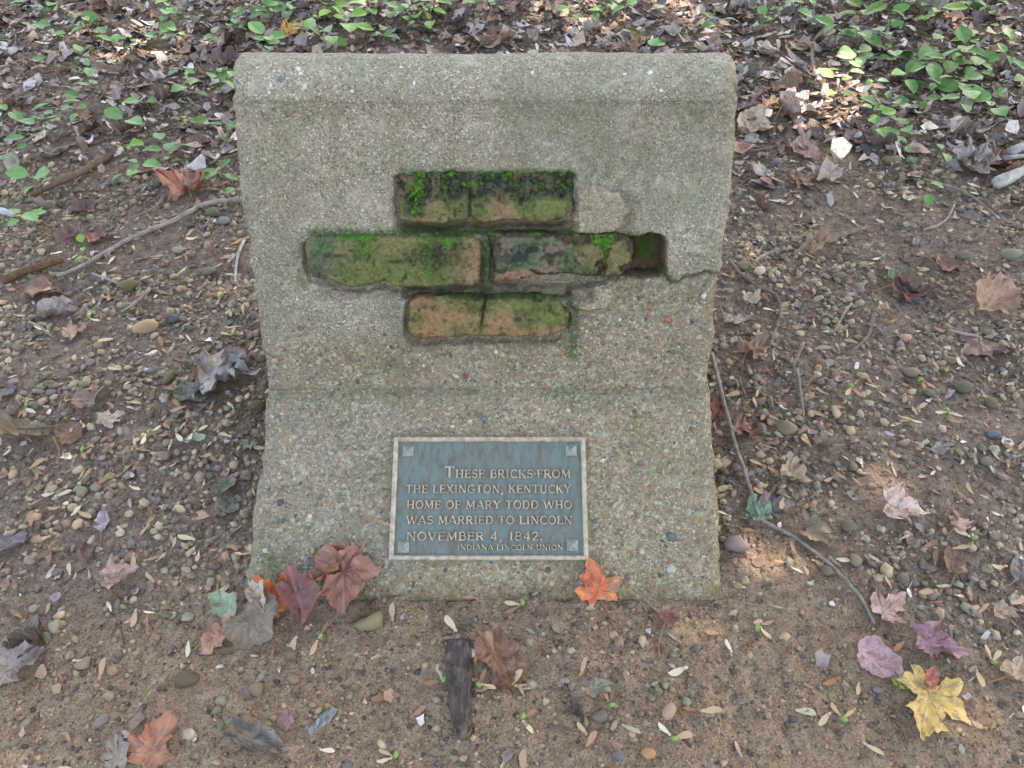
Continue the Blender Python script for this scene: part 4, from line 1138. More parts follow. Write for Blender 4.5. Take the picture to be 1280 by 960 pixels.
HL = [
 ((752, 752), (734, 700), 'maple', ((206, 100, 70), (214, 132, 84), (212, 168, 88)), "bright orange-red maple leaf with yellow lobes resting on the slab's lower edge", dict(on='slab', wmul=1.15, stem=.9, curl=.2, fold=.05)),
 ((366, 724), (388, 797), 'lance', ((132, 92, 98), (146, 80, 82), (112, 82, 86)), "long purple-red leaf folded against the slab foot", dict(wmul=1.35, fold=.45, curl=.25, stem=.2, lift=.012)),
 ((432, 712), (432, 782), 'maple', ((140, 92, 86), (164, 106, 82), (128, 84, 82)), "orange and red maple leaf touching the slab foot", dict(wmul=1.25, curl=.3, stem=0, lift=.008)),
 ((398, 726), (440, 712), 'oval', ((160, 106, 62), (140, 96, 62), (122, 84, 60)), "curled rust-brown leaf scrap propped on the slab edge", dict(wmul=1.4, curl=.5, stem=0, lift=.004)),
 ((352, 770), (318, 728), 'red', ((204, 102, 62), (216, 124, 52), (150, 86, 60)), "small orange leaf beside the purple-red folded leaf", dict(curl=.4, stem=.3, lift=.004)),
 ((300, 772), (345, 800), 'oval', ((128, 116, 100), (112, 104, 94), (146, 130, 112)), "folded grey leaf with a curled pale edge on bare soil", dict(wmul=2.0, curl=.6, fold=.3, stem=.2, lift=.012, rough=.12)),
 ((335, 778), (318, 738), 'lance', ((196, 182, 166), (176, 164, 148), (150, 140, 128)), "pale twisted leaf tip rising from the folded grey leaf", dict(curl=.7, fold=.5, stem=0, lift=.02)),
 ((292, 784), (276, 748), 'lance', ((146, 168, 142), (128, 150, 126), (112, 128, 104)), "small pale green leaf scrap leaning on the folded grey leaf", dict(wmul=1.6, curl=.4, stem=0, lift=.006)),
 ((292, 782), (252, 820), 'lance', ((190, 146, 122), (172, 128, 104), (150, 112, 92)), "pinkish tan leaf scrap under the folded grey leaf", dict(wmul=1.5, curl=.3, stem=0, lift=.003)),
 ((136, 728), (176, 712), 'maple', PINK, "pinkish folded leaf lying alone on grit", dict(wmul=1.1, fold=.35, stem=.2)),
 ((0, 845), (68, 812), 'maple', GREY, "big torn grey leaf on soil beside gravel", dict(wmul=1.2, fold=.2, stem=.2)),
 ((30, 812), (48, 772), 'oval', DGRN, "dull green leaf tucked behind the big torn grey leaf", dict(curl=.3, stem=.2)),
 ((180, 958), (222, 896), 'maple', ((174, 118, 90), (160, 106, 82), (146, 100, 82)), "orange-brown leaf lying flat on bare soil", dict(wmul=1.1, stem=.3)),
 ((150, 962), (146, 912), 'torn', GREY, "narrow grey torn leaf next to the orange-brown leaf", dict(stem=.4)),
 ((290, 918), (378, 944), 'torn', ((146, 142, 136), (120, 118, 116), (92, 90, 90)), "dark grey twisted leaf on bare soil with a ragged end", dict(curl=.6, wmul=.55, fold=.4, rough=.14, stem=0)),
 ((355, 918), (362, 888), 'lance', MAUV, "small mauve leaf scrap beside the blue-grey bark stick", dict(wmul=1.6, stem=0)),
 ((0, 690), (52, 672), 'tulip', ((104, 106, 112), (88, 90, 96), (120, 114, 112)), "blue-grey broad leaf flat on the grit", dict(wmul=.9, stem=.1)),
 ((128, 668), (134, 644), 'lance', ((176, 168, 178), (150, 144, 152), (130, 120, 126)), "tiny lilac leaf scrap on dark grit", dict(wmul=1.4, stem=.4)),
 ((108, 706), (120, 678), 'lance', ((96, 66, 74), (80, 58, 64), (70, 54, 54)), "dark purple leaf scrap standing among the grit", dict(curl=.6, stem=0)),
 ((270, 646), (300, 628), 'oval', DGRN, "dark green leaf lying against the slab side, lower one of a pair", dict(wmul=1.3, stem=0)),
 ((276, 618), (292, 598), 'oval', ((86, 100, 84), (98, 104, 90), (80, 82, 74)), "dark green leaf lying against the slab side, upper one of a pair", dict(wmul=1.3, stem=0)),
 ((302, 562), (328, 552), 'torn', ((132, 138, 118), (118, 124, 104), (142, 138, 122)), "greyish green leaf scrap touching the slab side", dict(stem=0)),
 ((222, 556), (258, 548), 'lance', ((150, 164, 136), (132, 146, 120), (122, 126, 104)), "narrow grey-green leaf lying with sprouted seeds", dict(stem=0)),
 ((252, 478), (325, 470), 'maple', ((168, 162, 156), (146, 142, 138), (132, 124, 118)), "crumpled grey leaf propped against the slab side", dict(wmul=1.5, curl=.3, fold=.02, rough=.09, lift=.006, stem=.2)),
 ((218, 500), (268, 494), 'oval', DGRN, "dark flat leaf underneath the crumpled grey leaf", dict(stem=0)),
 ((300, 448), (292, 470), 'oval', GREY, "grey leaf lobe standing above the crumpled grey leaf", dict(curl=.5, wmul=1.4, stem=0, lift=.014)),
 ((100, 518), (132, 488), 'oval', ((124, 96, 86), (108, 84, 78), (134, 106, 94)), "flat mauve-brown leaf with a seed wing on it", dict(wmul=1.5, stem=.1)),
 ((128, 530), (160, 520), 'maple', ((196, 180, 162), (178, 160, 144), (160, 140, 124)), "pale tan small maple leaf on the gravel", dict(stem=.4)),
 ((0, 540), (62, 552), 'lance', ((132, 116, 84), (112, 98, 70), (146, 126, 94)), "long olive-brown leaf curled at its edge", dict(wmul=1.3, fold=.4, stem=0)),
 ((100, 530), (78, 560), 'oval', BRN, "dark brown leaf folded over beside the long olive-brown leaf", dict(curl=.5)),
 ((82, 422), (118, 410), 'maple', ((184, 154, 134), (164, 132, 114), (150, 118, 100)), "pinkish tan leaf lying on gravel", dict(stem=.2)),
 ((52, 396), (108, 388), 'torn', ((176, 170, 166), (148, 136, 128), (122, 92, 80)), "silver-grey curled leaf with a brown underside", dict(curl=.6, fold=.3, stem=.2)),
 ((34, 360), (76, 376), 'oval', BRN, "flat dark brown leaf among sticks", dict(stem=.2)),
 ((0, 500), (30, 488), 'tulip', GREYD, "grey-brown leaf at the gravel rim", dict()),
 ((240, 248), (234, 216), 'maple', ((172, 104, 82), (160, 98, 80), (140, 92, 80)), "orange leaf in the gravel beside a grey stick", dict(wmul=1.2, fold=.3, lift=.006, stem=.1)),
 ((222, 232), (240, 244), 'torn', ((186, 180, 178), (160, 152, 150), (140, 128, 124)), "grey scrap overlapping the orange leaf in the gravel", dict(stem=0, lift=.004)),
 ((112, 305), (148, 292), 'red', ((140, 92, 80), (124, 80, 72), (110, 76, 66)), "reddish brown leaf above the long stick", dict(stem=.1)),
 ((98, 26), (134, 10), 'maple', ((170, 132, 108), (150, 112, 92), (132, 98, 80)), "brown leaf on the far litter among seedlings", dict()),
 ((262, 80), (278, 48), 'oval', ((100, 76, 78), (88, 68, 70), (116, 88, 84)), "dark mauve-brown leaf standing in the litter", dict(curl=.5)),
 ((358, 54), (382, 40), 'red', ((214, 172, 100), (200, 148, 84), (186, 128, 80)), "small yellow-orange leaf behind the slab's top corner", dict(lift=.01)),
 ((55, 198), (102, 184), 'torn', GREY, "grey-brown torn leaf beside the thick brown stick", dict()),
 ((235, 188), (264, 176), 'oval', BRN, "brown oval leaf in the litter beside the marker", dict(curl=.4)),
 ((612, 802), (642, 884), 'maple', ((140, 96, 74), (124, 82, 72), (150, 106, 74)), "brown leaf half under the dark bark chunk", dict(wmul=.62, stem=0, curl=.15, rough=.1)),
 ((726, 868), (778, 866), 'torn', ((150, 148, 124), (132, 132, 112), (116, 112, 98)), "curled grey-green leaf arched over a green sprout", dict(curl=.6, wmul=.75, stem=0, lift=.008)),
 ((830, 782), (842, 762), 'red', ((132, 78, 80), (118, 70, 72), (108, 76, 70)), "small dark purple leaf with a long yellow stem", dict(stem=1.6)),
 ((950, 656), (932, 630), 'maple', ((106, 146, 118), (116, 152, 124), (98, 132, 106)), "small green leaf caught on the long grey twig", dict(wmul=1.2, lift=.006, stem=.2)),
 ((955, 640), (994, 632), 'maple', ((126, 112, 112), (112, 100, 102), (140, 124, 122)), "grey-purple maple leaf under the long grey twig", dict(curl=.3)),
 ((1005, 665), (1058, 694), 'torn', ((128, 116, 92), (116, 106, 88), (140, 126, 104)), "olive-grey torn leaf between the twig and a pebble", dict(wmul=1.3)),
 ((1104, 638), (1158, 646), 'maple', ((222, 198, 186), (204, 172, 160), (186, 150, 138)), "pale pink leaf with curled points on gravel", dict(curl=.55, wmul=1.0, lift=.004)),
 ((1096, 772), (1130, 748), 'red', ((196, 162, 152), (178, 140, 130), (160, 122, 112)), "pinkish tan leaf at the end of the long grey twig", dict(wmul=1.2)),
 ((1066, 808), (1124, 848), 'oval', ((190, 152, 158), (170, 134, 140), (150, 112, 112)), "flat lilac-pink leaf with a white seed wing on it", dict(wmul=1.1, stem=.1)),
 ((1144, 800), (1210, 822), 'maple', ((158, 116, 130), (140, 98, 108), (172, 132, 144)), "purple maple leaf with sharp points", dict(wmul=1.15, curl=.3)),
 ((1166, 856), (1146, 926), 'maple', ((200, 166, 98), (196, 172, 104), (188, 120, 92)), "yellow and red leaf with a green-yellow lobe on bare soil", dict(wmul=1.2, curl=.1, fold=.06, stem=.2, ragged=.03)),
 ((1134, 862), (1112, 850), 'lance', ((176, 190, 84), (190, 186, 80), (160, 170, 80)), "yellow-green leaf scrap beside the yellow and red leaf", dict(wmul=2.0, stem=0)),
 ((1160, 866), (1162, 838), 'lance', ((214, 120, 100), (206, 100, 88), (196, 140, 110)), "red leaf scrap joining the yellow and red leaf", dict(wmul=1.5, stem=0, lift=.002)),
 ((1236, 766), (1276, 776), 'torn', TANL, "tan leaf at the gravel's far end by a seed wing", dict()),
 ((1266, 728), (1284, 700), 'oval', GREYD, "grey leaf half out of view beside gravel", dict()),
 ((1254, 850), (1292, 838), 'tulip', TANL, "beige leaf half out of view on soil", dict()),
 ((1186, 726), (1192, 688), 'lance', BRN, "narrow brown leaf pressed into the soil", dict(wmul=1.6)),
 ((1192, 664), (1214, 648), 'torn', PINK, "faded pink leaf scrap beside sprouted seeds", dict()),
 ((932, 450), (960, 426), 'maple', ((138, 104, 84), (122, 92, 76), (108, 84, 72)), "brown maple leaf under the thin crooked twig", dict()),
 ((918, 534), (952, 552), 'red', ((140, 88, 76), (124, 80, 70), (150, 100, 86)), "reddish brown leaf beside the long grey twig", dict(wmul=1.2)),
 ((890, 524), (904, 500), 'oval', ((128, 60, 58), (110, 56, 54), (96, 52, 50)), "dark crimson leaf wedged against the slab side", dict()),
 ((1018, 562), (1062, 552), 'torn', ((138, 116, 98), (124, 104, 88), (150, 128, 108)), "tan-grey curled leaf on bare soil by pebbles", dict(curl=.5, lift=.004)),
 ((1108, 366), (1160, 374), 'oval', ((120, 66, 58), (98, 60, 54), (74, 84, 74)), "dark red curled leaf with a blue-grey end", dict(curl=.7, fold=.4, lift=.008)),
 ((1112, 360), (1122, 344), 'lance', ((116, 160, 122), (104, 146, 108), (96, 130, 98)), "small green leaf tip above the dark red curled leaf", dict(wmul=1.5, lift=.006, stem=0)),
 ((1216, 392), (1272, 378), 'tulip', ((182, 144, 120), (166, 126, 104), (150, 112, 94)), "rusty tan leaf curled on the gravel", dict(curl=.5, lift=.008, wmul=.9)),
 ((1206, 432), (1272, 446), 'maple', ((124, 98, 92), (110, 86, 84), (134, 108, 98)), "mauve-brown leaf covered with seed wings", dict()),
 ((1008, 316), (1044, 302), 'tulip', ((160, 128, 100), (142, 112, 90), (124, 96, 80)), "tan-brown dead leaf hung on a twig fork", dict(curl=.5, lift=.006)),
 ((906, 408), (944, 398), 'torn', GREY, "grey thin leaf beside the slab edge", dict()),
 ((1160, 330), (1206, 344), 'oval', BRN, "brown leaf curled into a tube on gravel", dict(curl=.7, fold=.5)),
 ((1132, 378), (1156, 366), 'oval', ((96, 106, 118), (84, 92, 104), (108, 112, 116)), "slate-blue leaf piece behind the dark red curled leaf", dict(wmul=1.3, stem=0)),
 ((980, 150), (1026, 128), 'torn', ((232, 214, 208), (214, 196, 190), (190, 168, 160)), "bleached white leaf in a sunlit patch", dict(curl=.5, lift=.006)),
 ((924, 172), (966, 158), 'tulip', ((206, 186, 164), (186, 164, 142), (166, 142, 120)), "broad tan leaf beside the slab's upper edge", dict(curl=.5, lift=.01)),
 ((924, 158), (956, 150), 'lance', ((196, 172, 148), (176, 152, 130), (160, 136, 116)), "narrow tan leaf above the broad tan leaf", dict(wmul=1.3, lift=.014, stem=0)),
 ((960, 120), (1000, 110), 'oval', BRN, "brown folded leaf next to the bleached white leaf", dict(curl=.5, lift=.01)),
 ((920, 142), (946, 128), 'red', MAUV, "mauve leaf beside the slab's upper edge", dict()),
 ((1012, 122), (1030, 124), 'oval', ((136, 138, 144), (120, 122, 130), (146, 144, 146)), "round blue-grey leaf touching the bleached white leaf", dict(wmul=1.6, stem=0)),
 ((1054, 178), (1094, 188), 'tulip', ((158, 122, 118), (140, 106, 104), (126, 96, 92)), "mauve folded leaf below the green undergrowth", dict(fold=.4, lift=.006)),
 ((984, 186), (1022, 204), 'oval', ((178, 140, 134), (156, 116, 108), (172, 92, 70)), "mauve and red leaf on sunlit gravel", dict(lift=.004)),
 ((992, 232), (1026, 222), 'maple', ((150, 116, 98), (132, 100, 86), (118, 90, 78)), "brown maple leaf where litter meets gravel", dict(curl=.4)),
 ((1122, 246), (1152, 258), 'oval', ((218, 206, 184), (200, 186, 164), (176, 158, 136)), "cream oval leaf curled on gravel", dict(curl=.4, lift=.004)),
 ((1232, 218), (1180, 200), 'maple', ((186, 172, 162), (164, 150, 142), (146, 130, 122)), "big grey maple leaf with small holes", dict(wmul=1.2, lift=.004, stem=.6)),
 ((1228, 212), (1256, 200), 'oval', ((136, 78, 62), (118, 70, 60), (106, 66, 58)), "red-brown leaf between the big grey maple leaf and the log", dict(wmul=1.4)),
 ((1084, 66), (1128, 56), 'tulip', ((126, 92, 80), (110, 82, 72), (98, 74, 66)), "broad brown leaf under the green undergrowth", dict(wmul=1.1)),
 ((1148, 32), (1166, 12), 'oval', GREY, "grey curled leaf standing in the undergrowth", dict(curl=.6, lift=.012)),
 ((1206, 166), (1246, 156), 'torn', ((206, 200, 196), (180, 172, 166), (156, 146, 140)), "silvery ragged leaf fragment on gravel", dict(curl=.4)),
 ((1176, 22), (1206, 8), 'oval', ((112, 66, 50), (96, 60, 48), (84, 56, 48)), "dark russet leaf in the undergrowth", dict()),
 ((984, 64), (1014, 56), 'tulip', TANL, "beige leaf in the litter near the bent brown twig", dict()),
 ((950, 72), (976, 62), 'torn', ((216, 206, 196), (196, 180, 168), (170, 152, 140)), "whitish leaf in the litter behind the slab corner", dict()),
 ((686, 22), (712, 12), 'oval', TANL, "pale tan leaf behind the marker", dict(lift=.006)),
 ((602, 68), (640, 44), 'tulip', BRN, "brown leaf just behind the marker's top", dict(lift=.004)),
 ((790, 60), (812, 46), 'oval', ((150, 110, 84), (132, 96, 76), (118, 88, 72)), "brown oval leaf behind the marker's top", dict()),
]
for b, t, k, c, lab, kw in HL:
    hero_leaf(b, t, k, c, lab, **kw)

# ------------------------------------------------------------------ gravel and grit, kept from lying on top of the leaves
_oc = np.zeros((1100, 760), bool)
for w_ in LEAF_XY:
    ii = ((w_[:, 0] + 2.2) / .004).astype(int); jj = (w_[:, 1] / .004).astype(int)
    for a_ in (-1, 0, 1):
        for b_ in (-1, 0, 1): _oc[np.clip(ii + a_, 0, 1099), np.clip(jj + b_, 0, 759)] = True
def free(x, y):
    return ~_oc[np.clip(((np.asarray(x) + 2.2) / .004).astype(int), 0, 1099), np.clip((np.asarray(y) / .004).astype(int), 0, 759)]
# middle-sized single pebbles
x, y, r = view_sample(4000, 31, .05)
k = (r.random(len(x)) < grav_density(x, y)) & free(x, y)
x, y = x[k][:235], y[k][:235]
cc = stone_cols(len(x), 4, 1.1)
for i in range(len(x)):
    pebble((x[i], y[i], 0), float(min(.0115, .0066 * r.lognormal(0, .26))), cc[i], r.uniform(.5, .8), r.uniform(.62, .95), sink=.35)
# the uncountable rest
def gravel(name, n, m, sig, lim, seed, base, label, dens, bright=1.0, lo=.0):
    x, y, r = view_sample(n * 3, seed)
    k = (r.random(len(x)) < dens(x, y)) & free(x, y)
    x, y = x[k][:n], y[k][:n]
    x2, y2 = ring_sample(n, seed); k = r.random(len(x2)) < dens(x2, y2)
    x, y = np.concatenate([x, x2[k][:n // 3]]), np.concatenate([y, y2[k][:n // 3]])
    rad = np.clip(m * r.lognormal(0, sig, len(x)), m * .4, lim)
    pos = np.stack([x, y, GROUND_TOP(x, y) + rad * r.uniform(-.35, .45, len(x))], 1)
    me = scatter_mesh(name, pos, rad, stone_cols(len(x), seed, bright), M_GRAVEL, base, seed=seed)
    return tag(new_obj(name, me), label, "gravel", kind="stuff")
gravel("gravel", 24000, .0056, .38, .0105, 41, ICO2 if False else ICO1, "brown and grey pea gravel covering the soil around the marker", grav_density)
gravel("fine_gravel", 34000, .0033, .35, .0055, 42, OCT, "fine grit between the larger gravel stones", lambda x, y: np.clip(grav_density(x, y) * 1.2 + .05, 0, 1), .95)
# soil crumbs over the bare ground
def crumbs():
    r = np.random.default_rng(43)
    x = r.uniform(-1.0, 1.0, 90000); y = r.uniform(.17, 1.0, 90000)
    ok_ = ~in_foot(x, y, .002) & (np.abs(x) < .35 + y * .8)
    x, y = x[ok_], y[ok_]
    k = (r.random(len(x)) < np.clip(bare_mask(x, y) * .9 + .15, 0, 1) * (.25 + fbm(x, y, 12, 3, 66))) & (y < 1.2) & free(x, y)
    x, y = x[k][:20000], y[k][:20000]
    rad = np.clip(.0018 * r.lognormal(0, .55, len(x)), .0007, .0075)
    b = bare_mask(x, y)[:, None]
    col = (lin(116, 101, 88) * (1 - b) + lin(172, 147, 121) * b) * r.uniform(.55, 1.2, len(x))[:, None]
    gl = r.random(len(x)) < .28
    col[gl] = lin(92, 84, 82) * r.uniform(.6, 1.4, gl.sum())[:, None]
    pos = np.stack([x, y, GROUND_TOP(x, y) + rad * .1], 1)
    me = scatter_mesh("soil_crumbs", pos, rad, col, M_GRAVEL, OCT, (.4, .8), seed=44)
    tag(new_obj("soil_crumbs", me), "crumbs of brown soil scattered on the bare ground before the slab", "soil", kind="stuff")
crumbs()

# smaller single leaves scattered through gravel and litter, sharing a few shapes
LEAF_MESH = []
kinds = ['maple', 'red', 'oval', 'lance', 'tulip', 'torn', 'maple', 'torn', 'red', 'oval', 'torn', 'tulip']
for i, kd in enumerate(kinds):
    V, F, A = leaf_shape(kd, 300 + i, rings=4, per=2, curl=.7, fold=.3, bend=.35, rough=.16, ragged=.035)
    V[:, 1] -= .4; V[:, 2] -= np.quantile(V[:, 2], .12)
    me = np_mesh("fallen_leaf", V, F, [M_LEAF], True); set_col(me, A, "vein")
    LEAF_MESH.append((kd, me))
LCOLS = [q * 1.6 for q in [lin(98, 82, 76), lin(84, 70, 66), lin(118, 98, 86), lin(138, 128, 122), lin(116, 106, 102), lin(146, 126, 108), lin(104, 84, 80), lin(124, 94, 82), lin(160, 148, 136), lin(92, 80, 78), lin(136, 112, 96), lin(168, 160, 154), lin(134, 126, 122), lin(116, 104, 98), lin(100, 90, 86), lin(150, 140, 136)]]
KINDW = {'maple': 'lobed maple', 'red': 'three-pointed', 'oval': 'oval', 'lance': 'narrow', 'tulip': 'broad', 'torn': 'torn'}
x, y, r = view_sample(6000, 71, .12)
dens = .05 + 1.0 * litter_mask(x, y) * (.4 + fbm(x, y, 4, 2, 5)) + .05 * (1 - bare_mask(x, y))
k = r.random(len(x)) < np.clip(dens, 0, 1) * .6
x, y = x[k][:200], y[k][:200]
for i in range(len(x)):
    kd, me = LEAF_MESH[r.integers(0, len(LEAF_MESH))]
    o = new_obj("fallen_leaf", me)
    s = r.uniform(.028, .072) * (1.0 if y[i] > 1.2 else .7)
    o.scale = (s, s, s)
    o.rotation_euler = (r.normal(0, .22), r.normal(0, .22), r.uniform(0, 6.28))
    o.location = (x[i], y[i], float(gh(x[i], y[i])) + .009 + .007 * float(litter_mask(x[i], y[i])))
    c = LCOLS[r.integers(0, len(LCOLS))] * r.uniform(.5, .9)
    o.color = (*[float(q) for q in c], 1)
    tag(o, f"{'large ' if s > .054 else ('small ' if s < .036 else '')}dry {cword(c)} {KINDW[kd]} leaf near {near(o.location)}", "leaf", "dry leaves scattered in the litter")

# leaf litter mass: fragments nobody could count
def litter(n, seed, name, label, dens, smin, smax, lift):
    x, y, r = view_sample(n * 6, seed, .3)
    k = r.random(len(x)) < dens(x, y)
    x, y = x[k][:n], y[k][:n]
    x2, y2 = ring_sample(n, seed); k = r.random(len(x2)) < np.maximum(dens(x2, y2), .35)
    x, y = np.concatenate([x, x2[k][:n // 2]]), np.concatenate([y, y2[k][:n // 2]]); n = len(x)
    K = 7
    ang = (np.arange(K) / K * 2 * np.pi)[None] + r.normal(0, .2, (n, K))
    rad = r.uniform(.45, 1.1, (n, K))
    el = r.uniform(.3, .9, n)[:, None]
    lx = np.cos(ang) * rad; ly = np.sin(ang) * rad * el
    curl = r.uniform(-.2, .9, n)[:, None]; cdir = r.uniform(0, 6.28, n)[:, None]
    inner = .5
    def zf(a, b): return curl * (a * np.cos(cdir) + b * np.sin(cdir)) ** 2 + r.normal(0, .09, a.shape)
    X = np.concatenate([np.zeros((n, 1)), lx * inner, lx], 1); Y = np.concatenate([np.zeros((n, 1)), ly * inner, ly], 1)
    Z = zf(X, Y)
    s = (smin + (smax - smin) * r.random(n) ** 2.2)[:, None]
    a = r.uniform(0, 6.28, n)[:, None]; tx, ty = r.normal(0, .3, (n, 1)), r.normal(0, .3, (n, 1))
    Z = Z + tx * X + ty * Y
    wx = (X * np.cos(a) - Y * np.sin(a)) * s + x[:, None]; wy = (X * np.sin(a) + Y * np.cos(a)) * s + y[:, None]
    wz = Z * s + (gh(x, y) + .001 + lift * r.random(n))[:, None]
    gz = gh(wx, wy)
    wz = np.maximum(wz, gz + .0006)
    V = np.stack([wx, wy, wz], -1).reshape(-1, 3)
    nv = 1 + 2 * K
    i = np.arange(K); j = (i + 1) % K
    f3 = np.stack([0 * i, 1 + i, 1 + j], 1); f4 = np.stack([1 + i, 1 + K + i, 1 + K + j, 1 + j], 1)
    off = (np.arange(n) * nv)[:, None, None]
    c = np.array(LCOLS)[r.integers(0, len(LCOLS), n)] * (.5 + 1.1 * r.random(n) ** 1.6)[:, None]
    me = np_mesh(name, V, [(f3[None] + off).reshape(-1, 3), (f4[None] + off).reshape(-1, 4)], [M_LITTER], True, np.repeat(c, nv, 0))
    tag(new_obj(name, me), label, "leaf litter", kind="stuff")
litter(12500, 81, "leaf_litter", "crumbled brown and grey leaf litter covering the ground behind the gravel", lambda x, y: np.clip(litter_mask(x, y), 0, 1) * .9, .005, .032, .016)
litter(9500, 82, "leaf_crumbs", "small leaf crumbs strewn over the gravel and soil", lambda x, y: (1 - .72 * bare_mask(x, y)) * (.3 + fbm(x, y, 6, 3, 19)) * .7, .0022, .011, .007)
# fine twig bits
def twig_bits(n, seed):
    x, y, r = view_sample(n * 4, seed, .3)
    k = r.random(len(x)) < .12 + .8 * litter_mask(x, y)
    x, y = x[k][:n], y[k][:n]
    VV, F4s, F3s, off = [], [], [], 0
    for i in range(len(x)):
        L_ = r.uniform(.010, .05); a = r.uniform(0, 6.28); b = r.normal(0, .25)
        pts = []
        for t in (-.5, 0, .5):
            aa = a + b * t
            qx, qy = x[i] + math.cos(aa) * L_ * t, y[i] + math.sin(aa) * L_ * t
            pts.append((qx, qy, float(gh(qx, qy)) + .0015 + .004 * r.random()))
        V, F = tube(pts, r.uniform(.0004, .0013), 4, i)
        VV.append(V); F4s.append(F[0] + off); F3s.append(F[1] + off); off += len(V)
    V = np.concatenate(VV)
    c = np.repeat(np.array([lin(86, 70, 60), lin(124, 112, 102), lin(70, 58, 52), lin(150, 136, 120)])[r.integers(0, 4, len(x))], 14, 0)
    me = np_mesh("twig_bits", V, [np.concatenate(F4s), np.concatenate(F3s)], [M_LITTER], True, c)
    tag(new_obj("twig_bits", me), "fine broken twig bits strewn through the litter", "twig litter", kind="stuff")
twig_bits(1500, 91)

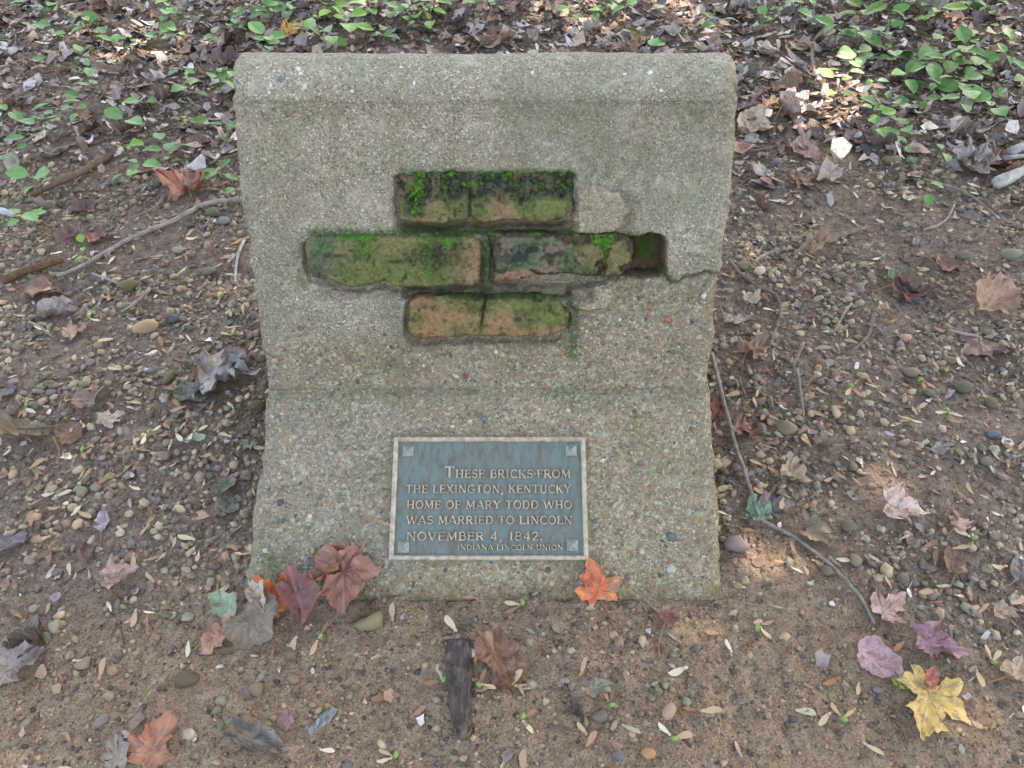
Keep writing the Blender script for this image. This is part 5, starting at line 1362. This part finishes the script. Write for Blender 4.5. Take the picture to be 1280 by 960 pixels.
# ------------------------------------------------------------------ sticks and twigs
STK = [
 ([(889, 440), (896, 468), (906, 508), (920, 560), (930, 587), (941, 622), (951, 650), (974, 662), (997, 673), (1039, 706), (1077, 747), (1094, 782)], 5.2, (132, 126, 120), "long grey twig lying against the slab and out over bare soil", .5),
 ([(306, 249), (280, 251), (255, 255), (235, 266), (215, 277), (188, 287), (161, 299), (124, 320), (92, 338), (69, 346)], 6.0, (148, 138, 130), "long stick that touches the slab side, bent in the middle", .3),
 ([(146, 188), (128, 200), (107, 212), (74, 228), (38, 244)], 8, (110, 90, 76), "thick brown stick lying in the litter", .1),
 ([(0, 352), (32, 338), (81, 324)], 10, (104, 78, 60), "flat brown wood strip by the long stick", .1),
 ([(298, 192), (285, 197), (269, 199), (258, 208), (249, 218)], 3, (110, 96, 88), "thin twig touching the slab above the long stick", .2),
 ([(170, 270), (185, 264), (198, 256), (207, 243)], 3, (130, 116, 106), "curved thin twig near the orange leaf in the gravel", .2),
 ([(250, 151), (262, 156), (274, 160), (281, 170)], 3.2, (166, 156, 146), "pale curved twig beside the slab's upper side", .2),
 ([(173, 116), (190, 123), (206, 134)], 2.2, (150, 140, 134), "straight pale twig in the far litter", .2),
 ([(-8, 262), (8, 265), (18, 270)], 8, (168, 166, 168), "short pale bleached stick end", .1),
 ([(162, 70), (158, 88), (153, 107)], 2, (140, 128, 116), "thin upright twig in the seedlings", .2),
 ([(115, 342), (135, 349), (154, 357)], 3.2, (140, 132, 130), "short grey twig beside the long stick's end", .2),
 ([(188, 360), (179, 370), (170, 379), (152, 389)], 4, (146, 134, 124), "short bent grey-brown twig on gravel", .2),
 ([(36, 402), (50, 408), (67, 422)], 2.8, (140, 128, 118), "thin forked twig under the silver-grey leaf", .2),
 ([(305, 300), (298, 316), (295, 333), (294, 352)], 3.6, (164, 158, 152), "pale twig standing along the slab's side", .2),
 ([(76, 502), (73, 515), (72, 528)], 2.4, (120, 106, 94), "short thin twig crossing the horizontal twig", .2),
 ([(20, 536), (60, 534), (99, 528)], 2.4, (118, 98, 82), "thin horizontal twig by the long olive-brown leaf", .2),
 ([(301, 502), (297, 520), (290, 532), (266, 544)], 2.2, (92, 80, 72), "thin dark bent twig by the slab side", .2),
 ([(96, 583), (80, 592)], 3, (136, 128, 122), "short grey twig bit on grit", .2),
 ([(66, 546), (74, 560), (72, 578)], 2, (140, 104, 78), "curly orange-brown leaf stalk on soil", .2),
 ([(911, 324), (919, 334), (927, 344), (940, 353), (952, 361), (970, 366), (975, 378), (977, 391), (970, 412), (962, 432)], 3.8, (116, 102, 94), "thin crooked twig curving through the gravel", .2),
 ([(940, 329), (951, 321), (963, 315), (978, 312), (993, 311)], 3.4, (126, 116, 110), "grey twig above the thin crooked twig", .2),
 ([(993, 318), (1006, 306), (1020, 295)], 4.4, (128, 112, 102), "stout twig piece under the tan-brown dead leaf", .2),
 ([(1037, 298), (1060, 291), (1087, 284)], 5.5, (122, 106, 96), "straight brown twig beside the tan-brown dead leaf", .2),
 ([(1065, 379), (1055, 391), (1050, 402), (1042, 416)], 2.8, (140, 128, 120), "short twig leaning over pebbles", .2),
 ([(1092, 392), (1090, 405), (1087, 417), (1076, 430), (1062, 441)], 3.4, (120, 108, 102), "hooked grey twig on the gravel", .2),
 ([(996, 461), (999, 478), (1002, 498), (1005, 522)], 3.8, (132, 120, 114), "straight grey twig pointing at the smooth tan pebble", .2),
 ([(1004, 428), (998, 443), (991, 458)], 4, (128, 112, 102), "short brown twig above the straight grey twig", .2),
 ([(1186, 412), (1203, 417), (1222, 420)], 4, (146, 134, 124), "short pale twig below the rusty tan leaf", .2),
 ([(1155, 287), (1172, 282), (1185, 273), (1193, 256)], 3, (156, 146, 140), "bent pale twig near the cream oval leaf", .2),
 ([(1152, 223), (1176, 230), (1201, 237), (1222, 250), (1245, 270)], 3.2, (134, 120, 112), "slim twig reaching past the big grey maple leaf", .2),
 ([(924, 472), (928, 486), (933, 501)], 3, (110, 94, 86), "short dark twig beside the slab", .2),
 ([(1036, 30), (1027, 40), (1020, 47), (1014, 60), (1016, 78), (1019, 98)], 5, (142, 124, 116), "bent brown twig arching out of the litter", .2),
 ([(1245, 229), (1262, 222), (1292, 207)], 14, (170, 168, 162), "pale grey log end lying beside the big grey maple leaf", .05),
 ([(1254, 198), (1268, 196), (1290, 194)], 6, (150, 146, 140), "thin grey branch above the pale grey log", .1),
 ([(1264, 190), (1290, 178)], 11, (160, 158, 154), "short grey branch piece behind the pale grey log", .1),
 ([(1249, 46), (1266, 30), (1288, 12)], 4, (160, 152, 148), "straight pale twig in the undergrowth", .2),
 ([(1244, -6), (1248, 14), (1252, 31)], 3, (150, 130, 126), "thin upright twig in the undergrowth", .2),
 ([(981, 124), (986, 133), (991, 142), (997, 156), (1005, 173)], 7, (176, 150, 138), "sunlit stick under the bleached white leaf", .15),
 ([(926, 105), (936, 114), (946, 126)], 3.4, (120, 108, 104), "short dark twig by the slab's top corner", .2),
 ([(935, 190), (955, 186), (975, 182)], 3, (130, 112, 104), "thin twig below the broad tan leaf", .2),
 ([(1132, 318), (1128, 330), (1142, 326), (1160, 318)], 2.6, (110, 96, 90), "thin dark twig by the brown curled leaf", .2),
 ([(40, 120), (16, 134), (0, 150)], 5, (104, 92, 86), "dark stick at the far litter with seedlings", .2),
 ([(10, 20), (20, 46), (18, 72)], 2.4, (130, 116, 108), "thin pale stalk between seedlings", .2),
 ([(74, 240), (120, 238), (160, 239)], 2, (100, 82, 70), "thin dark twig below the thick brown stick", .2),
 ([(200, 268), (212, 272), (224, 268)], 2.4, (116, 100, 90), "tiny twig between the orange leaf and the long stick", .2),
]
TWIG_NODES = []
for i, (pts, w, c, lab, wob) in enumerate(STK):
    P = np.array(pts, float)
    # densify along the photo polyline, then drop onto the ground
    t = np.concatenate([[0], np.cumsum(np.hypot(*np.diff(P, axis=0).T))])
    n = max(5, int(t[-1] / 7)); tt = np.linspace(0, t[-1], n)
    qx, qy = np.interp(tt, t, P[:, 0]), np.interp(tt, t, P[:, 1])
    if n > 8: qx, qy = smooth(qx, 3), smooth(qy, 3)
    rad_px = w / 2
    W, R = [], []
    for a, b in zip(qx, qy):
        g_ = ground_pt(a, b); z = project(*g_)[2]
        rr_ = rad_px / F_PX * z
        g_ = ground_pt(a, b, rr_ * .9 + .002 + .009 * float(grav_density(g_.x, g_.y)))
        W.append(g_); R.append(rr_)
    R = np.array(R) * np.linspace(1.12, .78, n) * (1 + .12 * (fbm(tt, tt * 0 + i, .06, 3, i) - .5) * 2)
    for k in range(2, n - 1, 5): R[k] *= 1.14
    base = Vector(W[0])
    loc = [tuple(Vector(q) - base) for q in W]
    V, F = tube(loc, R, 8, i, wob=.06)
    nm = "stick" if w >= 5 else "twig"
    o = new_obj(nm, np_mesh(nm, V, F, [M_WOOD], True))
    o.location = base
    o.color = (*lin(*c), 1)
    tag(o, lab, nm, "sticks and twigs on the ground")
# the dark bark chunk
def bark_chunk(corners, col, label, thick, name="bark_chunk", crack=True):
    """corners: (px,py,halfwidth px) along its length"""
    rows = []
    P = np.array(corners, float)
    t = np.linspace(0, 1, 40); src = np.linspace(0, 1, len(P))
    cx, cy, hw = [np.interp(t, src, P[:, k]) for k in range(3)]
    V = []
    m = 20
    for i in range(40):
        g_ = ground_pt(cx[i], cy[i]); z = project(*g_)[2]
        h2 = ground_pt(cx[min(i + 1, 39)], cy[min(i + 1, 39)]); h1 = ground_pt(cx[max(i - 1, 0)], cy[max(i - 1, 0)])
        d = (h2 - h1); d.z = 0; d.normalize(); sd = Vector((d.y, -d.x, 0))
        w = hw[i] / F_PX * z * (1 + .14 * (float(vnoise(i * .45, 2.0, 8)) - .5))
        endf = min(1, min(i, 39 - i) / 4 + .25)
        for j in range(m):
            a = 2 * math.pi * j / m
            ca, sa = math.cos(a), math.sin(a)
            q = abs(ca) ** .6 * (1 if ca > 0 else -1); u_ = abs(sa) ** .6 * (1 if sa > 0 else -1)
            rough = .0022 * math.sin(q * 11 + 1.5 * math.sin(i * .21)) * (1 - abs(q)) + .0034 * (float(fbm(q * 2.2 + 7, i * .05, 3.2, 3, 12)) - .5) * 2 + .0016 * (float(vnoise(q * 9, i * .3, 13)) - .5) * 2
            p = g_ + sd * (w * q * (1 - .05 * abs(u_))) + Vector((0, 0, thick * .42 + (thick * .55 * u_ + rough * (1 if u_ > 0 else .3)) * endf))
            V.append(p)
    base = ground_pt(cx[20], cy[20])
    V = np.array([tuple(v - base) for v in V])
    F = []
    for i in range(39):
        for j in range(m):
            k = (j + 1) % m
            F.append((i * m + j, i * m + k, i * m + m + k, i * m + m + j))
    c0 = V[:m].mean(0)[None]; c1 = V[-m:].mean(0)[None]
    e = len(V); V = np.concatenate([V, c0, c1])
    F3 = [(j, e, (j + 1) % m) for j in range(m)] + [((39) * m + (j + 1) % m, e + 1, 39 * m + j) for j in range(m)]
    o = new_obj(name, np_mesh(name, V, [np.array(F), np.array(F3)], [M_BARK], True))
    o.location = base; o.color = (*lin(*col), 1)
    tag(o, label, "bark")
    return o
bark_chunk([(574, 802, 14), (573, 812, 17), (574, 840, 17), (575, 870, 15), (578, 900, 13), (580, 916, 10), (580, 927, 5)], (82, 74, 70), "dark flat bark chunk lying on bare soil before the slab", .014)
bark_chunk([(386, 918, 4), (396, 910, 6), (408, 899, 6.5), (419, 886, 5)], (138, 140, 138), "blue-grey weathered bark stick on bare soil", .008)

# ------------------------------------------------------------------ maple seeds
def samara_shape(seed):
    r = np.random.default_rng(seed)
    n = 11
    t = np.linspace(0, 1, n)
    top = .030 + .16 * np.sin(np.pi * np.clip(t, 0, 1) ** 1.5) ** .8 + .02 * t
    top[-1] = .03
    bot = -.03 - .06 * np.sin(np.pi * t)
    cur = .12 * t ** 2 * r.uniform(.3, 1.2)
    z = .05 * np.sin(t * 3) * r.normal(0, 1) + .02
    rows = []
    for k, q in enumerate((0, .33, .66, 1)):
        yy = bot + (top - bot) * q + cur
        rows.append(np.stack([t, yy, z + .05 * (q - .5) ** 2 * r.normal(0, 2)], 1))
    V = np.concatenate(rows)
    F = grid_faces(4, n)
    # seed body at the root
    sv, sf = ICO1
    S = sv * np.array([.14, .085, .06]) + np.array([.06, .0, .03])
    F2 = sf + len(V)
    col = np.concatenate([np.ones((len(V), 3)), np.full((len(S), 3), .7)])
    return np.concatenate([V, S]), [F, F2], col
SAM = []
for k in range(8):
    V, F, c = samara_shape(k)
    SAM.append(np_mesh("maple_seed", V, F, [M_SEED], True))
SCOL = [lin(190, 164, 132), lin(178, 148, 116), lin(206, 188, 158), lin(166, 128, 100), lin(186, 158, 128), lin(158, 118, 90), lin(196, 174, 142), lin(172, 140, 112), lin(214, 200, 178), lin(146, 116, 92)]
def samara(p, L_, rz, c, label=None, parent=None, tilt=.12):
    o = new_obj("maple_seed" if parent is None else "wing", SAM[random.randrange(8)], parent)
    o.scale = (L_, L_ * random.uniform(.95, 1.3), L_)
    o.rotation_euler = (random.gauss(0, tilt), -abs(random.gauss(0, tilt * .6)), rz)
    o.location = p
    o.color = (*[float(q) for q in c], 1)
    return o
x, y, r = view_sample(5000, 101, .04)
d = (.40 + .8 * fbm(x, y, 5, 3, 15)) * (1 - .55 * sstep(.5, .9, bare_mask(x, y))) * (1 - .85 * sstep(1.25, 1.7, y)) * (1 + .8 * (x > .3) * (y < .8))
k = r.random(len(x)) < d
x, y = x[k][:290], y[k][:290]
for i in range(len(x)):
    c = SCOL[r.integers(0, len(SCOL))] * r.uniform(.72, 1.05)
    p = Vector((x[i], y[i], float(gh(x[i], y[i])) + .0045 + .0055 * float(grav_density(x[i], y[i]))))
    o = samara(p, r.uniform(.016, .026), r.uniform(0, 6.28), c)
    tag(o, f"single {cword(c)} winged maple seed near {near(p)}", "maple seed", "loose winged maple seeds")
def seed_mass(n):
    """the wings too many to count: same shapes, smaller and half buried"""
    x, y, r = view_sample(n * 4, 103, .2)
    d = (.25 + 1.1 * fbm(x, y, 5, 3, 15)) * (1 - .75 * sstep(.5, .9, bare_mask(x, y))) * (1 - .75 * sstep(1.3, 1.8, y))
    k = (r.random(len(x)) < d) & free(x, y)
    x, y = x[k][:n], y[k][:n]; n = len(x)
    VV, F4, F3, CC, off = [], [], [], [], 0
    sh = [samara_shape(200 + q) for q in range(10)]
    for i in range(n):
        V, F, c = sh[i % 10]
        L_ = r.uniform(.010, .022); a = r.uniform(0, 6.28)
        W = V * np.array([L_, L_ * r.uniform(.7, 1.3), L_])
        W[:, 2] += W[:, 0] * r.normal(0, .2) + W[:, 1] * r.normal(0, .3)
        wx_ = W[:, 0] * math.cos(a) - W[:, 1] * math.sin(a) + x[i]; wy_ = W[:, 0] * math.sin(a) + W[:, 1] * math.cos(a) + y[i]
        VV.append(np.stack([wx_, wy_, W[:, 2]], 1)); F4.append(F[0] + off); F3.append(F[1] + off); off += len(V)
        CC.append(np.tile(SCOL[r.integers(0, len(SCOL))] * r.uniform(.5, 1.05), (len(V), 1)))
    V = np.concatenate(VV)
    V[:, 2] += np.repeat(gh(x, y) + .003 + .007 * grav_density(x, y) * r.random(n), len(V) // n)
    me = np_mesh("seed_wing_litter", V, [np.concatenate(F4), np.concatenate(F3)], [M_LITTER], True, np.concatenate(CC))
    tag(new_obj("seed_wing_litter", me), "pale broken maple seed wings strewn thickly over the gravel", "seed litter", kind="stuff")
seed_mass(2000)
SPROUT = [(553, 854, 180, 100), (598, 856, 60, -25), (652, 759, 200, 160), (761, 883, 60, 100), (839, 924, 120, 0), (494, 949, 150, 190), (947, 783, 10, -60), (1212, 677, 130, 55), (1237, 829, 80, 30), (1050, 900, 100, 20), (913, 350, 130, 60), (1152, 478, 250, 300), (1184, 518, 175, 265), (1064, 487, 280, 220), (956, 520, 230, 300), (1101, 324, 80, 200), (929, 271, 80, 10),
          (244, 545, 30, 250), (186, 546, 40, 260), (290, 424, 80, 150), (278, 376, 250, 100), (35, 513, 100, 280), (113, 401, 330, 100), (104, 568, 45, 300), (399, 800, 250, 60), (347, 735, 95, 140), (652, 300 + 600, 20, 300), (222, 545, 60, 300), (640, 858, 50, 340), (1113, 250, 30, 100), (232, 322, 20, 200), (968, 392, 10, 150)]
SPH = np_mesh("sprout", lumpy(ICO2[0], 55, .3), ICO2[1], [M_SPROUT], True)
for a, b, r1, r2 in SPROUT:
    p = ground_pt(a, b)
    if in_foot(p.x, p.y, -.01): continue
    e = tag(new_obj("sprouted_maple_seed", None), f"sprouted maple seed with green shoot near {near(p)}", "maple seed", "sprouted maple seeds")
    e.location = p + Vector((0, 0, .004 * float(grav_density(p.x, p.y))))
    for rz in (r1, r2):
        c = SCOL[random.randrange(len(SCOL))]
        samara(Vector((math.cos(math.radians(rz)) * .003, math.sin(math.radians(rz)) * .003, .004)), random.uniform(.016, .021), math.radians(rz), c, parent=e, tilt=.08)
    # curled green shoot
    m_ = math.radians((r1 + r2) / 2 + 180)
    rr_ = random.uniform(.0045, .0065)
    pts = [(rr_ * (.2 + t) * math.cos(m_ + 1.5 * t) - rr_ * .3 * math.cos(m_), rr_ * (.2 + t) * math.sin(m_ + 1.5 * t) - rr_ * .3 * math.sin(m_), .0028 + .0045 * math.sin(t * 2.6)) for t in np.linspace(0, 1.1, 8)]
    V, F = tube(pts, np.array([.0014, .002, .0026, .0028, .0028, .0026, .002, .0012]), 7)
    new_obj("shoot", np_mesh("shoot", V, F, [M_SPROUT], True), e)

# ------------------------------------------------------------------ green seedlings
def mat_green(name, a, b):
    t = NT(name)
    n1 = t.noise(60, 4, .6)
    v = t.sep(t.attr("vein"))
    c = t.mix(t.ramp(n1, [(.3, 0.), (.7, 1.)]), a, b)
    c = t.mix(1.0, c, t.objcol(), 'MULTIPLY')
    c = t.mix(t.math('MULTIPLY', v[0], .35), c, lin(150, 176, 120))
    t.done(c, .5, t.bump(v[0], .4, .001), .4)
    return t.m
M_GREEN = mat_green("green_leaf", lin(74, 122, 64), lin(112, 152, 88))
GLEAF = []
for k in range(6):
    V, F, A = leaf_shape('oval', 500 + k, rings=4, per=1, wmul=random.uniform(.95, 1.25), curl=.10, fold=.16, bend=-.22, rough=.02, ragged=.008)
    V[:, 2] -= V[np.argmin(np.hypot(V[:, 0], V[:, 1])), 2]
    me = np_mesh("leaf", V, F, [M_GREEN], True); set_col(me, A, "vein"); GLEAF.append(me)
rp0 = random.Random(5)
PLANTS = [(rp0.uniform(0, 300), rp0.uniform(0, 175), rp0.randint(2, 5), rp0.uniform(11, 19)) for _ in range(26)] + [(rp0.uniform(300, 900), rp0.uniform(0, 40), rp0.randint(2, 5), rp0.uniform(12, 19)) for _ in range(12)] + [(17, 5, 2, 36), (70, 3, 3, 26), (92, 28, 3, 19), (67, 39, 3, 16), (114, 39, 2, 24), (198, 50, 6, 22), (205, 27, 3, 16), (201, 7, 3, 18), (116, 101, 3, 18), (72, 134, 3, 24), (91, 124, 2, 20), (13, 143, 2, 22), (50, 161, 4, 22), (20, 181, 4, 22), (148, 154, 2, 24), (210, 183, 5, 22), (156, 183, 3, 22), (181, 208, 3, 22), (163, 222, 3, 15), (232, 87, 3, 14), (272, 100, 6, 22), (242, 148, 4, 17), (279, 215, 5, 18), (296, 240, 2, 15), (44, 274, 5, 20), (44, 225, 4, 24), (331, 50, 6, 26), (336, 13, 5, 22), (383, 37, 4, 22), (417, 13, 6, 24), (413, 43, 3, 22), (144, 79, 3, 10), (111, 317, 3, 13), (440, 24, 5, 24), (478, 46, 5, 22), (500, 12, 6, 22), (536, 18, 4, 18), (600, 8, 2, 16), (760, 12, 3, 18), (806, 56, 3, 26), (462, 8, 4, 22), (372, 8, 4, 20), (302, 4, 4, 18), (140, 232, 2, 10),
          (957, 23, 5, 18), (1011, 25, 4, 20), (980, 3, 4, 20), (1011, 3, 4, 18), (1050, 36, 5, 22), (1077, 16, 4, 26), (1070, 39, 5, 24), (1113, 20, 5, 22), (1106, 46, 3, 24), (1136, 7, 4, 20), (1077, 71, 6, 24), (1057, 82, 4, 26), (1049, 108, 3, 24), (1090, 108, 3, 20), (1129, 98, 5, 22), (1142, 71, 5, 24), (1159, 52, 4, 20), (1152, 79, 5, 24), (1208, 62, 6, 28), (1211, 43, 4, 22), (1221, 85, 5, 24), (1191, 105, 6, 28), (1168, 108, 4, 24), (1208, 121, 5, 24), (1240, 130, 4, 22), (1122, 128, 4, 24), (1152, 135, 4, 20), (1103, 154, 4, 20), (1139, 164, 6, 20), (1119, 177, 3, 18), (1168, 194, 2, 18), (1163, 235, 3, 15), (1129, 197, 2, 15), (1065, 126, 2, 20), (1280, 105, 3, 26), (1095, 138, 3, 12), (1208, 7, 5, 22), (1234, 7, 5, 22), (1165, 15, 5, 24), (1254, 40, 4, 20), (1250, 70, 4, 24), (1183, 78, 5, 26), (1120, 70, 4, 22), (1230, 105, 4, 24), (1270, 60, 3, 20)]
rp = random.Random(21)
for a, b, n, lp in PLANTS:
    hgt = rp.uniform(.03, .075)
    p = ground_pt(a, b, hgt * .8)
    Z = project(*p)[2]
    g_ = float(gh(p.x, p.y))
    if in_foot(p.x, p.y, .01): continue
    tone = rp.uniform(.6, 1.12); yel = rp.random() < .16
    e = new_obj("seedling", None)
    e.location = (p.x, p.y, g_)
    lean = (rp.gauss(0, .012), rp.gauss(0, .012))
    V, F = tube([(0, 0, -.004), (lean[0] * .4, lean[1] * .4, hgt * .4), (lean[0], lean[1], hgt)], np.array([.0012, .001, .0007]), 5)
    st_ = new_obj("stem", np_mesh("stem", V, F, [M_STEM]), e); st_.color = (*lin(108, 116, 74), 1)
    a0 = rp.uniform(0, 6.28)
    for k in range(n):
        lf = new_obj("leaf", GLEAF[rp.randrange(6)], e)
        s = lp / F_PX * Z * rp.uniform(.5, 1.2)
        f = 1 - .55 * (k // 2) / max(1, (n - 1) // 2 + .5)
        lf.scale = (s * 1.0, s, s)
        az = a0 + (k % 2) * math.pi + (k // 2) * 1.35 + rp.gauss(0, .25)
        lf.rotation_euler = (rp.gauss(.05, .25), rp.gauss(0, .2), az)
        off = .005 + .008 * rp.random()
        lf.location = (lean[0] * f - math.sin(az) * off, lean[1] * f + math.cos(az) * off, hgt * f)
        cc_ = np.array([1.25, 1.1, .6]) if yel else np.array([1, 1, 1])
        q = cc_ * tone * rp.uniform(.85, 1.15)
        lf.color = (float(q[0]), float(q[1]), float(q[2]), 1)
    shade = "yellow-green" if yel else ("bright green" if tone > 1.05 else ("dark green" if tone < .88 else "green"))
    size_w = "small-leaved " if lp < 18 else ("broad-leaved " if lp > 23 else "")
    tag(e, f"{size_w}{shade} seedling with {['no','one','two','three','four','five','six'][n]} leaves near {near(p)}", "seedling", "green seedlings in the litter")

# ------------------------------------------------------------------ the tree whose crown shades the place (outside the picture)
def tree():
    r = np.random.default_rng(3)
    cx = Vector((0.1, 1.35, 0)) + SUNV * (4.8 / SUNV.z)
    e = tag(new_obj("maple_tree", None), "tall maple tree shading the clearing, grey trunk and leafy crown", "tree")
    bx_, by_ = cx.x + .5, cx.y + .6
    e.location = (bx_, by_, float(gh(bx_, by_)))
    inv = Matrix.Translation(e.location).inverted()
    pts = [(bx_ + .04 * math.sin(z * 1.3), by_ + .03 * math.cos(z), z) for z in np.linspace(-.1, 6.2, 14)]
    V, F = tube(pts, np.linspace(.19, .05, 14), 14, 4, wob=.04)
    VV, A4, A3, off = [V], [F[0]], [F[1]], len(V)
    for k in range(11):
        z0 = 2.8 + .3 * k; a = k * 2.4
        L_ = 2.6 - .12 * k
        pp = [(bx_ + math.cos(a) * L_ * t, by_ + math.sin(a) * L_ * t, z0 + 1.1 * t ** .8) for t in np.linspace(0, 1, 7)]
        V, F = tube(pp, np.linspace(.06, .012, 7), 7, k, wob=.05)
        VV.append(V); A4.append(F[0] + off); A3.append(F[1] + off); off += len(V)
    tr = new_obj("trunk", np_mesh("trunk", np.concatenate(VV), [np.concatenate(A4), np.concatenate(A3)], [mat_plain("bark", lin(100, 92, 82), .9, .4, 14)], True), e)
    tr.matrix_parent_inverse = inv
    n = 31000
    rr_ = 3.6 * np.sqrt(r.random(n)); aa = r.uniform(0, 6.28, n)
    z = r.uniform(3.6, 6.0, n)
    # crown leans with the light: leaves fill the column of air between sun and clearing
    qx = cx.x + rr_ * np.cos(aa) + (z - 4.8) * SUNV.x / SUNV.z; qy = cx.y + rr_ * np.sin(aa) + (z - 4.8) * SUNV.y / SUNV.z
    gx_ = qx - z * SUNV.x / SUNV.z; gy_ = qy - z * SUNV.y / SUNV.z       # where this leaf's shadow falls
    keep = np.ones(n, bool)
    for px, py, rx, ry, pr in GAPS:
        c = ground_pt(px, py)
        keep &= ~((((gx_ - c.x) / rx) ** 2 + ((gy_ - c.y) / ry) ** 2 < 1) & (r.random(n) < pr))
    qx, qy, z = qx[keep], qy[keep], z[keep]; n = len(z)
    s = r.uniform(.09, .15, n)
    d1 = r.normal(size=(n, 3)); d1[:, 2] *= .35; d1 /= np.linalg.norm(d1, axis=1)[:, None]
    d2 = np.cross(d1, r.normal(size=(n, 3)) * .4 + np.array([0, 0, 1.0])); d2 /= np.linalg.norm(d2, axis=1)[:, None]
    c = np.stack([qx, qy, z], 1)
    sh = [(0, -.5), (.45, -.1), (.3, .3), (0, .7), (-.3, .3), (-.45, -.1)]
    V = np.stack([c + s[:, None] * (d1 * b + d2 * a) for a, b in sh], 1).reshape(-1, 3)
    o6 = (np.arange(n) * 6)[:, None]
    F = np.concatenate([o6 + np.array([[0, 1, 2, 3]]), o6 + np.array([[0, 3, 4, 5]])])
    t = NT("crown_leaf"); tr_ = t.n.new("ShaderNodeBsdfTranslucent"); tr_.inputs[0].default_value = (.12, .2, .05, 1)
    t.done(tuple(lin(84, 120, 56)), .6)
    ms = t.n.new("ShaderNodeMixShader"); ms.inputs[0].default_value = .4
    t.l.new(t.b.outputs[0], ms.inputs[1]); t.l.new(tr_.outputs[0], ms.inputs[2]); t.l.new(ms.outputs[0], t.out.inputs['Surface'])
    cr = new_obj("crown", np_mesh("crown", V, F, [t.m], False), e)
    cr.matrix_parent_inverse = inv
GAPS = [(1000, 125, .26, .16, .93), (945, 165, .12, .14, .86), (990, 195, .16, .08, .78), (965, 690, .08, .06, .85), (850, 800, .16, .09, .72), (975, 60, .22, .18, .8), (1255, 170, .16, .14, .8), (1150, 815, .14, .08, .72), (560, 10, .5, .14, .7), (950, 770, .08, .06, .7), (1230, 60, .26, .18, .7), (915, 330, .06, .08, .8), (150, 60, .25, .15, .6), (760, 20, .3, .2, .72)]
tree()

# ------------------------------------------------------------------ labels: where two look-alikes share one, say what they lie between
_seen = {}
for o in list(COL.objects):
    if o.parent is None and "label" in o.keys() and " near " in o["label"]:
        _seen.setdefault(o["label"], []).append(o)
for lab, obs in _seen.items():
    if len(obs) < 2: continue
    for o in obs:
        d_ = sorted(LMW, key=lambda q: (q[0] - o.location).length_squared)
        n_ = lab.split(" near ")[0] + " between " + d_[0][1] + " and " + d_[1][1]
        if len(n_.split()) <= 16: o["label"] = n_
